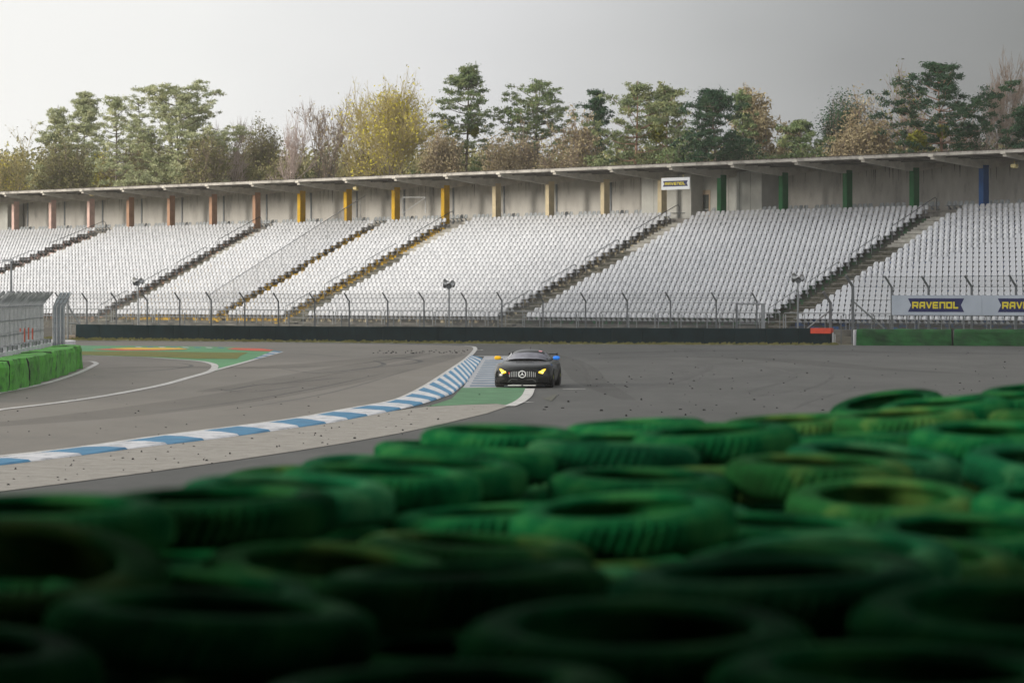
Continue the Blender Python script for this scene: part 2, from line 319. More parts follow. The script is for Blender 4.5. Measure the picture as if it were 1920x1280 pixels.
# main kerb: real sawtooth blocks about 5 cm high
def resample(P, n):
    P = [Vector((p[0], p[1], 0)) for p in P]; d = [0]
    for a, b in zip(P, P[1:]): d.append(d[-1] + (b - a).length)
    o = []
    for i in range(n + 1):
        s = d[-1] * i / n; k = max(j for j in range(len(d)) if d[j] <= s + 1e-9); k = min(k, len(P) - 2)
        t = (s - d[k]) / max(d[k + 1] - d[k], 1e-6); o.append(P[k].lerp(P[k + 1], t))
    return o
gi, go = G(kin), G(kout); mid = [(a + b) / 2 for a, b in zip(gi, go)]
cum = [0]
for a, b in zip(mid, mid[1:]): cum.append(cum[-1] + (b - a).length)
def kat(s):
    k = max(j for j in range(len(cum)) if cum[j] <= s + 1e-9); k = min(k, len(mid) - 2)
    t = (s - cum[k]) / (cum[k + 1] - cum[k]); return gi[k].lerp(gi[k + 1], t), go[k].lerp(go[k + 1], t)
kerbs = {0: MB(), 1: MB()}; SL = 2.42; s = 0.3; i = 0
while s + SL < cum[-1]:
    q = [kat(s + SL * j / 3) for j in range(4)]; off = 0.0
    rows = []
    for j, (a, b) in enumerate(q):
        hz = 0.02 + 0.028 * (j / 3)            # each tooth ramps up
        u = b - a; v = [a + u * f for f in (0, 0.06, 0.5, 0.94, 1)]
        rows.append([(p.x, p.y, h) for p, h in zip(v, (0.012, 0.02, hz, hz, 0.012))])
    kerbs[i % 2].grid([list(reversed(r)) for r in rows])
    a, b = q[3]; kerbs[i % 2].add([(a.x, a.y, 0.012), (b.x, b.y, 0.012), rows[3][3], rows[3][2], rows[3][1]], [(0, 1, 2, 3, 4)])
    s += SL; i += 1
ko = kerbs[0].build('kerb', M['kerb_b']); tag(ko, kind='structure')
ko = kerbs[1].build('kerb', M['kerb_w']); tag(ko, kind='structure')
sheet('kerb_apron', G([(868, 727.5), (990, 726), (985, 668.5), (908, 668.5)]), 0.0145, M['kerb_ww'])
yl = [727.5]; Y0k = gp(0, 727).y; wv = MB()
for i in range(14):
    ya, yb = Y0k + 1.1 + i * 3.3, Y0k + 1.1 + i * 3.3 + 1.6
    def xl(Y): pa, pb = gp(870, 727.5), gp(908, 668.5); return pa.x + (pb.x - pa.x) * (Y - pa.y) / (pb.y - pa.y) + 0.15
    if yb < gp(0, 669).y: wv.add([(xl(ya), ya, .02), (xl(ya) + 2.6, ya - 0.1, .02), (xl(yb) + 2.6, yb - 0.1, .02), (xl(yb), yb, .02)], [(0, 1, 2, 3)])
tag(wv.build('kerb_apron_stripes', M['kerb_bw']), kind='structure')
line('track_edge_line', [(893, 668), (955, 668.3)], 0.9, 0.026, M['w_line'])
# grass verge at the foot of the dark barrier
v0 = [(p.x, p.y) for p in G([(-60, 632), (142, 634), (400, 636), (700, 639), (960, 641), (1250, 643), (1570, 644.5)])]
v1 = [(p.x, p.y) for p in G([(-60, 637.5), (142, 638.2), (400, 640.2), (700, 643.0), (960, 644.8), (1250, 646.3), (1570, 647)])]
sheet('grass_verge', v1 + list(reversed(v0)), 0.006, M['grass'])
tuft_v, tuft_q = [], []
for k in range(2600):
    t = R.random(); i = min(int(t * 6), 5); f = t * 6 - i; a = Vector(v1[i]).lerp(Vector(v1[i + 1]), f); b = Vector(v0[i]).lerp(Vector(v0[i + 1]), f)
    p = a.lerp(b, R.random() ** 0.7); h = R.uniform(0.04, 0.16); w = R.uniform(0.05, 0.16); n = len(tuft_v)
    tuft_v += [(p.x - w, p.y, 0), (p.x + w, p.y, 0), (p.x + w * .3 + R.uniform(-.05, .05), p.y, h), (p.x - w * .5, p.y, h * .7)]; tuft_q.append((n, n + 1, n + 2, n + 3))
tag(np_mesh('verge_grass', tuft_v, tuft_q, M['grass']), 'short dry yellowish grass along the foot of the dark barrier', 'grass', kind='stuff')
# skid marks
sk = MB()
def skid(pts, w, z=0.0075):
    mb, _ = ribbon('s', pts, (lambda t: w * math.sin(math.pi * min(max(t, .03), .97)) ** 0.6), z, None); sk.add(mb.v, mb.f)
skid([(420, 734), (480, 722), (560, 716), (640, 708)], .18); skid([(400, 728), (470, 735), (560, 724)], .14)
skid([(1050, 668), (1085, 685), (1100, 705), (1112, 724)], .14, .003); skid([(1070, 676), (1200, 671), (1330, 685), (1240, 722), (1130, 731)], .25, .003)
skid([(1120, 690), (1230, 684), (1290, 700), (1260, 716), (1160, 727)], .3, .0035); skid([(1140, 672), (1300, 676), (1420, 686), (1490, 704), (1400, 735)], .22, .003)
skid([(1180, 700), (1290, 712), (1400, 708), (1520, 690)], .12, .0032); skid([(1160, 664), (1260, 666), (1350, 674), (1400, 690)], .10, .0033); skid([(1330, 752), (1420, 742), (1560, 720)], .09, .0032); skid([(1260, 660), (1450, 672), (1560, 700), (1500, 735)], .14, .0034)
skid([(1490, 765), (1540, 745), (1620, 727), (1700, 720)], .10, .003); skid([(1800, 692), (1860, 684), (1930, 678)], .2, .003)
skid([(560, 663), (640, 668), (730, 670), (790, 678), (700, 690)], .3); skid([(200, 700), (300, 694), (360, 686), (330, 680)], .2)
skid([(300, 772), (480, 748), (620, 722), (720, 700)], .10); skid([(420, 770), (560, 748), (660, 726), (780, 690)], .08); skid([(520, 690), (600, 700), (690, 694)], .12)
skid([(580, 700), (660, 694), (720, 684), (700, 676)], .25); skid([(1080, 655), (1300, 655), (1500, 660), (1650, 668)], .3, .003)
tag(sk.build('skid_marks', M['skid']), kind='structure')
M['rubbered'] = mat('rubbered in asphalt', (0.05, 0.048, 0.043), (0.10, 0.095, 0.085), 0.8, 0.5, detail=8, alpha=.14)
rl = MB()
for pts, w, z in (([(-40, 800), (180, 780), (400, 752), (600, 718), (760, 686), (860, 664)], 2.6, .0085), ([(380, 735), (520, 714), (660, 688), (780, 668)], 1.6, .0088), ([(200, 690), (340, 688), (480, 690), (640, 680), (800, 662)], 3.0, .0083),
                  ([(1010, 660), (1060, 674), (1090, 694), (1110, 716), (1180, 750)], 1.3, .0036), ([(1100, 672), (1300, 668), (1480, 676), (1620, 690), (1800, 700)], 2.2, .0037), ([(1090, 664), (1360, 657), (1650, 660), (1930, 664)], 3.5, .0038)):
    mb, _ = ribbon('r', pts, (lambda t, w=w: w * max(math.sin(math.pi * min(max(t, .02), .98)), .1) ** .5), z, None); rl.add(mb.v, mb.f)
tag(rl.build('rubbered_line', M['rubbered']), kind='structure')
# rubber crumbs
cr = MB()
def crumb(p, s):
    a = R.uniform(0, 3.1); ca, sa = math.cos(a), math.sin(a); h = s * R.uniform(.4, .9)
    pts = [Vector((ca * s, sa * s * .6, 0)), Vector((-sa * s * .5, ca * s * .5, 0)), Vector((-ca * s, -sa * s * .6, 0)), Vector((sa * s * .5, -ca * s * .5, 0))]
    cr.add([p + q for q in pts] + [p + q * .6 + Vector((0, 0, h)) for q in pts], [(0, 1, 5, 4), (1, 2, 6, 5), (2, 3, 7, 6), (3, 0, 4, 7), (4, 5, 6, 7)])
for k in range(170):
    px, py = R.uniform(1000, 1920), 655 + 125 * R.random() ** 1.1; crumb(gp(px, py, .004), R.uniform(.02, .055))
for k in range(75):
    px = R.uniform(0, 950); t = R.random(); lo = np.interp(px, [p[0] for p in kout], [p[1] for p in kout]); hi = np.interp(px, [p[0] for p in edge_lower], [p[1] for p in edge_lower])
    crumb(gp(px, lo + (hi - lo) * t, .01), R.uniform(.015, .04))
for k in range(60):
    px, py = R.uniform(0, 800), R.uniform(700, 830); crumb(gp(px, py, .006), R.uniform(.015, .035))
for k in range(60): crumb(gp(R.uniform(700, 880), R.uniform(657, 663), .006), R.uniform(.04, .07))
tag(cr.build('rubber_crumbs', M['rubber']), 'scattered black rubber crumbs lying on the asphalt and concrete strip', 'debris', kind='stuff')

# ------------------------------------------------------------------ grandstand frame
AX, AY, BX, BY = -45.6, 318.0, 4.035, -4.71
Ld = Vector((BX, BY, 0)).normalized(); Nf = Vector((-0.7594, -0.6506, 0)); UP = Vector((0, 0, 1)); SA = (Ld, Nf, UP)
def st(t, d, z): return Vector((AX + BX * t, AY + BY * t, z)) + Nf * d
def t_at(px, d):
    k = (px - 960) / F; ox, oy = AX + Nf.x * d, AY + Nf.y * d
    return (k * oy - ox) / (BX - k * BY)
NROW = 25; GO = 0.765; RI = 0.298; Z0 = 0.97
def dr(r): return 19.4 - GO * r           # front edge of step r
def zr(r): return Z0 + RI * r
TL, TR = -4.0, 24.5
# aisles: (px at row 0, px at row 24, width in metres at row level)
AIS = [(-195, 182, 2.35, 'pink'), (186, 480, 2.35, 'brown'), (405, 704, 0.7, 'yellow'), (537, 842, 2.35, 'yellow'), (942, 1266, 2.35, 'beige'), (1447, 1752, 2.35, 'green'), (2034, 2298, 2.35, 'blue')]
def ais(k, r):
    a = AIS[k]; t0, t1 = t_at(a[0], dr(0)), t_at(a[1], dr(24)); c = t0 + (t1 - t0) * r / 24; sh = .25 / 6.2 if a[2] > 1 else 0; return c - a[2] / 12.4 + sh, c + a[2] / 12.4 + sh
zone_of_block = ['pink', 'brown', 'yellow', 'yellow', 'beige', 'green', 'blue', 'blue']
# the zone boundary between 'pink/brown' etc. is the aisle
STAND = empty('grandstand', st(10, 10, 0), 'long concrete grandstand of stepped seating with coloured columns under a flat cantilever roof', 'grandstand')
zmb = {z: MB() for z in ZONES}; front0 = MB(); treads = MB(); SD = [MB() for _ in range(7)]; SL_ = [MB() for _ in range(7)]; NOS = [MB() for _ in range(7)]
for r in range(NROW):
    edges = [ais(k, r) for k in range(7)]
    t0 = TL
    for b in range(8):
        a = t0; c = edges[b][0] if b < 7 else TR
        if c > a:
            z0, z1 = (zr(r - 1) if r else 0.70), zr(r); d0, d1 = dr(r), dr(r + 1)
            (zmb[zone_of_block[b]] if (r or zone_of_block[b] == 'blue') else front0).add([st(a, d0, z0), st(c, d0, z0), st(c, d0, z1), st(a, d0, z1)], [(0, 1, 2, 3)])
            treads.add([st(a, d0, z1), st(c, d0, z1), st(c, d1, z1), st(a, d1, z1)], [(0, 1, 2, 3)])
        if b < 7:
            e0, e1 = edges[b]; S = SL_[b] if (r >= 18 and b != 2) else SD[b]
            zprev = zr(r - 1) if r else 0.80
            for h in range(2):
                zz0 = zprev + (zr(r) - zprev) * h / 2; zz1 = zprev + (zr(r) - zprev) * (h + 1) / 2
                dd0 = dr(r) + GO * 0.5 - GO * 0.5 * h; dd1 = dd0 - GO * 0.5
                tgt = zmb[AIS[b][3]] if b == 2 else S
                tgt.add([st(e0, dd0, zz0), st(e1, dd0, zz0), st(e1, dd0, zz1), st(e0, dd0, zz1)], [(0, 1, 2, 3)])
                S.add([st(e0, dd0, zz1), st(e1, dd0, zz1), st(e1, dd1, zz1), st(e0, dd1, zz1)], [(0, 1, 2, 3)])
                if b != 2 and h == 1:
                    ps = [st(e0 + .10, dd0 + .012, zz1 - .045), st(e1 - .01, dd0 + .012, zz1 - .045), st(e1 - .01, dd0 + .012, zz1 + .006), st(e0 + .10, dd0 + .012, zz1 + .006)]
                    NOS[b].add(ps + [p - Nf * .10 for p in ps[2:]], [(0, 1, 2, 3), (3, 2, 4, 5)])
                for ee in (e0, e1):       # side cheek of the step
                    tgt2 = zmb[AIS[b][3]] if ee == e0 else treads
                    tgt2.add([st(ee, dd0, zz0 - 0.3), st(ee, dd1, zz0 - 0.3), st(ee, dd1, zz1), st(ee, dd0, zz1)], [(0, 1, 2, 3)])
            # painted left ends of the steps
            if b != 2:
                cz = zmb[AIS[b][3]]; w_ = .55 / 6.2
                for h in range(2):
                    zz0 = zprev + (zr(r) - zprev) * h / 2; zz1 = zprev + (zr(r) - zprev) * (h + 1) / 2; dd0 = dr(r) + GO * 0.5 - GO * 0.5 * h + .004
                    cz.add([st(e0, dd0, zz0), st(e0 + w_, dd0, zz0), st(e0 + w_, dd0, zz1), st(e0, dd0, zz1)], [(0, 1, 2, 3)])
            t0 = e1
for z in ZONES: zmb[z].build('riser', M['r_' + z], STAND)['label'] = z + ' painted step risers'
front0.build('front_riser', M['conc_base'], STAND); treads.build('tread', M['tread'], STAND); 
for k in range(7):
    q = SD[k].build('staircase', M['conc_dark'], STAND); q['label'] = 'dark mossy stair steps'
    if NOS[k].v: NOS[k].build('step_edges', M['conc'], q)
    if SL_[k].v: SL_[k].build('staircase', M['conc_l'], STAND)['label'] = 'cleaner pale stair steps under the roof'
# top landing and upper platform with the grey seats
zt = zr(24)
pl = MB(); pl.add([st(TL, dr(25), zt), st(TR, dr(25), zt), st(TR, -3.4, zt), st(TL, -3.4, zt)], [(0, 1, 2, 3)])
pl.hexa([st(TL, 0.27, zt), st(TR, 0.27, zt), st(TR, -3.4, zt), st(TL, -3.4, zt)], [st(TL, 0.27, zt + .3), st(TR, 0.27, zt + .3), st(TR, -3.4, zt + .3), st(TL, -3.4, zt + .3)])
pl.build('landing', M['conc'], STAND)
# front base wall
bw = MB()
bw.hexa([st(TL, 19.4, -0.1), st(TR, 19.4, -0.1), st(TR, 19.0, -0.1), st(TL, 19.0, -0.1)], [st(TL, 19.38, 0.86), st(TR, 19.38, 0.86), st(TR, 19.0, 0.86), st(TL, 19.0, 0.86)])
bw.hexa([st(TL, 20.9, -0.1), st(TR, 20.9, -0.1), st(TR, 19.4, -0.1), st(TL, 19.4, -0.1)], [st(TL, 20.9, 0.80), st(TR, 20.9, 0.80), st(TR, 19.403, 0.80), st(TL, 19.403, 0.80)])
bw.build('base_wall', M['conc_base'], STAND)
# back wall
ZB = 12.19; wm = MB()
wm.hexa([st(TL, -3.2, zt), st(TR, -3.2, zt), st(TR, -3.5, zt), st(TL, -3.5, zt)], [st(TL, -3.2, ZB), st(TR, -3.2, ZB), st(TR, -3.5, ZB), st(TL, -3.5, ZB)])
wm.build('back_wall', M['conc_wall'], STAND)
M['stain'] = mat('rain streaks', (0.16, 0.155, 0.145), (0.30, 0.285, 0.26), 0.9, 3)
sm = MB(); M['joint'] = mat('steel wall posts', (0.17, 0.19, 0.21), (0.24, 0.26, 0.28), 0.7, 3)
for t in np.arange(TL, TR, 1.0):
    q = MB(); q.box(st(t + 0.55, -3.17, (zt + ZB) / 2), (0.16, 0.07, ZB - zt), SA); q.build('wall_joint', M['joint'], STAND)
    for k in range(9):
        tt = t + R.random(); w = R.uniform(.02, .06); h = R.uniform(.2, 1.3); z1 = ZB - .42
        sm.add([st(tt - w / 6, -3.194, z1), st(tt + w / 6, -3.194, z1), st(tt + w / 12, -3.194, z1 - h), st(tt, -3.194, z1 - h * 1.1)], [(0, 3, 2, 1)])
sm.build('rain_stain', M['stain'], STAND)['kind'] = 'stuff'
# columns, cantilever beams, roof
COLZ = [('pink', -4, 2), ('brown', 3, 6), ('yellow', 7, 10), ('beige', 11, 14), ('green', 15, 18), ('blue', 19, 24)]
def czone(i):
    for z, a, b in COLZ:
        if a <= i <= b: return z
ZC = 11.456; ZE = 12.05; DE = 5.0
for i in range(-4, 25):
    z = czone(i); mb = MB(); mb.box(st(i, -0.05, (zt + .3 + ZC) / 2), (0.40, 0.55, ZC - zt - .3), SA)
    if -1 <= i <= 20:
        o = mb.build('column', M['z_' + z], STAND); o['label'] = z + ' painted concrete roof column'
    b = MB(); w = 0.16
    prof = [(DE - .05, ZE - 0.34), (0.55, ZC - 0.22), (-.45, ZC - 0.22), (-3.2, ZC + 0.20), (-3.2, ZC + 0.37), (0.0, ZC + 0.40), (DE - .05, ZE - 0.10)]
    A = [st(i, d, zz) - Ld * w for d, zz in prof]; B = [st(i, d, zz) + Ld * w for d, zz in prof]; b.hexa(A, B)
    b.box(st(i, DE + 0.03, ZE - .10), (0.42, 0.16, 0.17), SA)
    o = b.build('roof_beam', M['beam'], STAND)
rf = MB(); under = [(DE, ZE - 0.10), (0.0, ZC + 0.38), (-3.6, ZC + 0.34)]
nseg = int((TR - TL) * 2)
for (d0, z0), (d1, z1) in zip(under, under[1:]):
    rf.add([st(TL, d0, z0), st(TR, d0, z0), st(TR, d1, z1), st(TL, d1, z1)], [(0, 3, 2, 1)])
    rf.add([st(TL, d0, z0 + .12), st(TR, d0, z0 + .12), st(TR, d1, z1 + .12), st(TL, d1, z1 + .12)], [(0, 1, 2, 3)])
roof = rf.build('roof', M['soffit'], STAND)
fs = MB(); fs.hexa([st(TL, DE + .06, ZE - .12), st(TR, DE + .06, ZE - .12), st(TR, DE - .1, ZE - .12), st(TL, DE - .1, ZE - .12)], [st(TL, DE + .06, ZE + .08), st(TR, DE + .06, ZE + .08), st(TR, DE - .1, ZE + .08), st(TL, DE - .1, ZE + .08)])
fs.build('fascia', M['fascia'], roof)
cg = MB()
for k in range(int((TR - TL) * 6.2 / 0.36)):
    t = TL + k * 0.36 / 6.2
    cg.box(st(t, DE - .35, ZE + .115), (0.17, 0.9, 0.055), SA)
cg.build('corrugated_sheet', mat('weathered roof sheet', (0.06, 0.05, 0.04), (0.15, 0.13, 0.10), 0.9, 3), roof)
rb = MB()
for k in range(int((TR - TL) * 4)):
    t = TL + k * 0.25
    d0, z0 = DE - .3, ZE - .10 - .012; d1, z1 = 0.2, ZC + .38 - .012
    rb.add([st(t, d0, z0) - Ld * .03, st(t, d0, z0) + Ld * .03, st(t, d1, z1) + Ld * .03, st(t, d1, z1) - Ld * .03], [(0, 1, 2, 3)])
for d in (1.4, 2.6, 3.8):
    zz = ZC + .38 + (ZE - .10 - ZC - .38) * d / DE - .05
    rb.box(st((TL + TR) / 2, d, zz), ((TR - TL) * 6.2, .05, .05), SA)
rb.build('batten', mat('dark roof battens', (0.06, 0.05, 0.04), rough=.9), roof)
for px, py in ((172, 364), (667, 353), (1281, 336), (1902, 311)):
    t = t_at(px, 3.4); z = at(px, py, st(t, 3.4, 0).y).z; m = MB(); p = st(t, 3.4, z)
    m.box(p, (0.42, 0.25, 0.20), SA); m.hexa([p + Vector((-.1, -.12, -.16)), p + Vector((.14, -.12, -.16)), p + Vector((.14, .05, -.16)), p + Vector((-.1, .05, -.16))], [p + Vector((-.2, -.14, -.1)), p + Vector((.24, -.14, -.1)), p + Vector((.24, .1, -.1)), p + Vector((-.2, .1, -.1))])
    m.tube([p, p + Vector((0, 0, .35))], .03)
    m.build('roof_floodlight', M['lampy'], STAND)
# light grey cabins at the top of the stand
def cabin(pa, pb, dfront, h, parts=None):
    ta, tb = t_at(pa, dfront), t_at(pb, dfront); m = MB()
    m.hexa([st(ta, dfront, zt + .3), st(tb, dfront, zt + .3), st(tb, -3.1, zt + .3), st(ta, -3.1, zt + .3)], [st(ta, dfront, zt + h), st(tb, dfront, zt + h), st(tb, -3.1, zt + h), st(ta, -3.1, zt + h)])
    c = m.build('cabin', M['cabin'], STAND)
    g = MB(); n = max(2, int((tb - ta) * 6.2 / 1.1))
    for k in range(1, n): g.box(st(ta + (tb - ta) * k / n, dfront + .006, zt + h / 2 + .15), (.02, .012, h - .4), SA)
    g.build('panel_joint', mat('panel joints', (0.24, 0.24, 0.22)), c); return c, ta, tb
cabin(1203, 1296, -1.4, 3.6); c2, ta, tb = cabin(1346, 1428, -1.4, 3.6); cabin(-30, 14, -1.4, 3.6)
dmb = MB(); ta, tb = t_at(1297, -2.6), t_at(1345, -2.6)
dmb.hexa([st(ta, -2.6, zt + .3), st(tb, -2.6, zt + .3), st(tb, -3.15, zt + .3), st(ta, -3.15, zt + .3)], [st(ta, -2.6, zt + 3.6), st(tb, -2.6, zt + 3.6), st(tb, -3.15, zt + 3.6), st(ta, -3.15, zt + 3.6)])
co = dmb.build('cabin', M['cabin'], STAND)
for pa, pb in ((1300, 1314), (1316.5, 1331)):
    ta, tb = t_at(pa, -2.55), t_at(pb, -2.55); m = MB(); tm = (ta + tb) / 2; wd = (tb - ta) * 6.2
    m.box(st(tm, -2.58, zt + 1.36), (wd, .05, 2.1), SA); dd = m.build('door', M['warm'], STAND)
    m = MB(); m.box(st(tm, -2.55, zt + 1.45), (wd - .22, .03, 1.25), SA); m.build('glass_pane', M['glass'], dd)
    m = MB(); m.box(st(tm, -2.54, zt + 1.0), (wd - .2, .04, .05), SA); m.build('handle', M['steel_w'], dd)
# handrails of the stairs
for k in (0, 1, 3, 4, 5):
    for ra, rb_ in ((0.5, 4.5), (6, 10.5), (12, 16.5), (18.5, 25.2)):
        P = []
        def rp(r, h): e = ais(k, r); return st(e[0] + .02, dr(r) - .2, zr(r) + h)
        n = 5; top = [rp(ra + (rb_ - ra) * j / (n - 1), .95) for j in range(n)]
        m = MB(); e_ = top[-1] + Ld * .0
        m.tube([rp(ra, 0), rp(ra, .8), top[0]] + top[1:-1] + [top[-1], rp(rb_ + .25, .80) - UP * .05, rp(rb_ + .25, 0)], .028, 5)
        for j in (1, 3): m.tube([rp(ra + (rb_ - ra) * j / (n - 1), 0), top[j]], .022, 4)
        m.build('handrail', M['steel_d'] if rb_ > 20 else M['steel'], STAND)

# ------------------------------------------------------------------ seats
def seat_mesh(name, m):
    mb = MB()   # local: x along the row, -y towards the track, z up; origin on the tread
    o = [(-.215, .47), (-.224, .54), (-.212, .62), (-.175, .715), (-.125, .775), (.125, .775), (.175, .715), (.212, .62), (.224, .54), (.215, .47)]
    f = lambda x, z: (x, .08 + (z - .4) * .22 - abs(x) * .04, z); g = lambda x, z: (x, .095 + (z - .4) * .22 - abs(x) * .04, z)
    mb.add([f(*p) for p in o] + [f(0, .47), f(0, .76)] + [g(*p) for p in o],
           [(0, 10, 11, 4, 3, 2, 1), (10, 9, 8, 7, 6, 5, 11), (4, 11, 5)] + [tuple(range(21, 11, -1))] + [(i, (i + 1) % 10, 12 + (i + 1) % 10, 12 + i) for i in range(10)])
    mb.hexa([(-.17, -.24, .455), (.17, -.24, .455), (.17, .10, .445), (-.17, .10, .445)], [(-.165, -.24, .48), (.165, -.24, .48), (.17, .10, .475), (-.17, .10, .475)])
    mb.hexa([(-.04, .06, .22), (.04, .06, .22), (.04, .30, .22), (-.04, .30, .22)], [(-.04, .06, .45), (.04, .06, .45), (.04, .30, .28), (-.04, .30, .28)])
    me = bpy.data.meshes.new(name); me.from_pydata([(x, -y, z) if False else (x, y, z) for x, y, z in mb.v], [], mb.f); me.update(); me.materials.append(m); return me
seat_me = seat_mesh('stadium_seat', M['seat']); seat_mg = seat_mesh('grey_seat', M['seat_g'])
rotz = math.atan2(Ld.y, Ld.x)     # local +x -> along the stand, local -y -> towards the track
seats, PITCH = [], 0.50 / 6.2
for r in range(NROW):
    edges = [ais(k, r) for k in range(7)]; bl = [TL] + [e[1] for e in edges]; br = [e[0] for e in edges] + [TR]
    for b in range(8):
        a, c = bl[b] + .018, br[b] - .018; n = int((c - a) / PITCH)
        if n <= 0: continue
        right = (b not in ())
        for k in range(n):
            t = c - (k + .5) * PITCH if b in (1, 3, 4, 5, 6) else a + (k + .5) * PITCH
            p = st(t, dr(r) - .46, zr(r)); x, y = proj((p.x, p.y, p.z + .6))
            if -45 < x < 1975: seats.append((p, b, r, x, y))
            
SETBL = {i: n for i, n in enumerate(('far left', 'left', 'left', 'middle left', 'middle', 'middle right', 'right', 'right'))}
vis = [s for s in seats if s[3] < 1915 and not (s[3] > 1668 and s[4] > 551) and s[4] < 600]
vis.sort(key=lambda s: s[0].y); near = vis[:300]; nearset = set(id(s) for s in near)
ymax = near[-1][0].y
for s in near:
    o = bpy.data.objects.new('stadium_seat', seat_me); COL.objects.link(o); o.location = s[0]; o.rotation_euler = (0, 0, rotz + R.uniform(-.03, .03))
    if s[3] < 1668: lb = 'white shell seat in the front rows left of the banner, near the braced fence post'; gg = 'nearest white seats left of the banner'
    elif s[2] <= 7: lb = 'white shell seat in the rows just above the banner, seen between fence posts'; gg = 'white seats just above the banner'
    else: lb = 'white shell seat high above the banner at the right edge of the stand'; gg = 'white seats high above the banner'
    tag(o, lb, 'seat', gg)
base = np.array([v.co[:] for v in seat_me.vertices]); polys = [tuple(p.vertices) for p in seat_me.polygons]
# all other seats: one object, real meshes
def merged(lst, name, me_src, m):
    base = np.array([v.co[:] for v in me_src.vertices]); polys = [tuple(p.vertices) for p in me_src.polygons]
    ca, sa = math.cos(rotz), math.sin(rotz); V = []; Fc = []
    for i, p in enumerate(lst):
        aj = R.uniform(-.03, .03); c2, s2 = math.cos(rotz + aj), math.sin(rotz + aj)
        B = base.copy(); x = B[:, 0] * c2 - B[:, 1] * s2; y = B[:, 0] * s2 + B[:, 1] * c2
        V.append(np.stack([x + p.x, y + p.y, B[:, 2] + p.z], 1))
    V = np.concatenate(V); nb = len(base); me = bpy.data.meshes.new(name)
    ls, lt, lv = [], [], []; st0 = 0
    pat = np.concatenate([np.array(q) for q in polys]); tot = np.array([len(q) for q in polys]); n = len(lst)
    lv = (pat[None, :] + (np.arange(n) * nb)[:, None]).ravel(); lt = np.tile(tot, n); ls = np.concatenate([[0], np.cumsum(lt)[:-1]])
    me.vertices.add(len(V)); me.vertices.foreach_set('co', V.astype(np.float32).ravel())
    me.loops.add(len(lv)); me.loops.foreach_set('vertex_index', lv.astype(np.int32))
    me.polygons.add(len(lt)); me.polygons.foreach_set('loop_start', ls.astype(np.int32)); me.polygons.foreach_set('loop_total', lt.astype(np.int32))
    me.update(calc_edges=True); return link_mesh(name, me, m)
rest = [s[0] for s in seats if id(s) not in nearset ]
tag(merged(rest, 'stadium_seats', seat_me, M['seat']), 'thousands of white plastic shell seats filling the stepped blocks of the grandstand', 'seats', kind='stuff')
gs = []; t = -1.2
while t < 20.5:
    for k in range(5):
        tt = t + k * PITCH * 1.02; p = st(tt, -1.35, zt + .3); x, _ = proj(p)
        if -20 < x < 1940 and not (1296 < x < 1330): gs.append(p)
    t += 0.5
gs_me = merged(gs, 'grey_folding_seats', seat_mg, M['seat_g']); tag(gs_me, 'grey seats in short groups on the shaded platform behind the columns', 'seats', kind='stuff')

# ------------------------------------------------------------------ railing in front of the first row
RAIL = empty('guard_rail', st(12, 20.5, .80), 'low galvanised tube railing in front of the first seat row', 'railing')
tt = 2.0; sec = 0
while tt < 23.5:
    a, b = tt, tt + 0.86; m = MB(); hh = 1.0
    m.tube([st(a, 20.4, .80), st(a, 20.4, .80 + hh - .1), st(a + .02, 20.4, .80 + hh), st(b - .02, 20.4, .80 + hh), st(b, 20.4, .80 + hh - .1), st(b, 20.4, .80)], .03, 5)
    for f in (.34, .67): m.tube([st(a + (b - a) * f, 20.4, .80), st(a + (b - a) * f, 20.4, .80 + hh)], .024, 4)
    m.tube([st(a, 20.4, .80 + .45), st(b, 20.4, .80 + .45)], .016, 4)
    m.build('rail_section', M['steel'], RAIL); tt += 0.91
# tall inner mesh fence with small posts standing between the barrier and the stand
# separation fence climbing the stand
SEP = empty('separation_fence', st(t_at(420, dr(0)), dr(0), zr(0)), 'tall pale mesh fence climbing the yellow block beside the narrow yellow steps', 'fence')
def sp(px0, px1, r, h): t0, t1 = t_at(px0, dr(0)), t_at(px1, dr(24)); t = t0 + (t1 - t0) * r / 24; return st(t, dr(r), zr(r) + h)
def s2(r, h): return sp(392, 655, r, h)
net = MB(); net.add([s2(0, .2), s2(27, .2), s2(27, 1.95), s2(0, 1.95)], [(0, 1, 2, 3)]); net.build('mesh_panel', M['net_w'], SEP)
m = MB(); m.tube([s2(0, 1.95), s2(12, 1.95), s2(27, 1.95)], .035, 5); m.build('top_rail', M['steel_w'], SEP)
for r in (0, 4, 8, 12, 16, 20, 23, 26): m = MB(); m.tube([s2(r, 0), s2(r, 1.95)], .03, 5); m.build('fence_post', M['steel_w'], SEP)
GT = empty('landing_gate', at(770, 396, 268), 'pale tube frame with diagonal brace standing by the yellow columns', 'frame')
m = MB(); P = [at(755, 370, 272), at(798, 370, 270), at(798, 400, 270), at(755, 400, 272)]
m.tube([P[3], P[0], P[1], P[2]], .045, 5); m.tube([P[3], P[1]], .03, 5); m.build('tube_frame', M['steel_w'], GT)

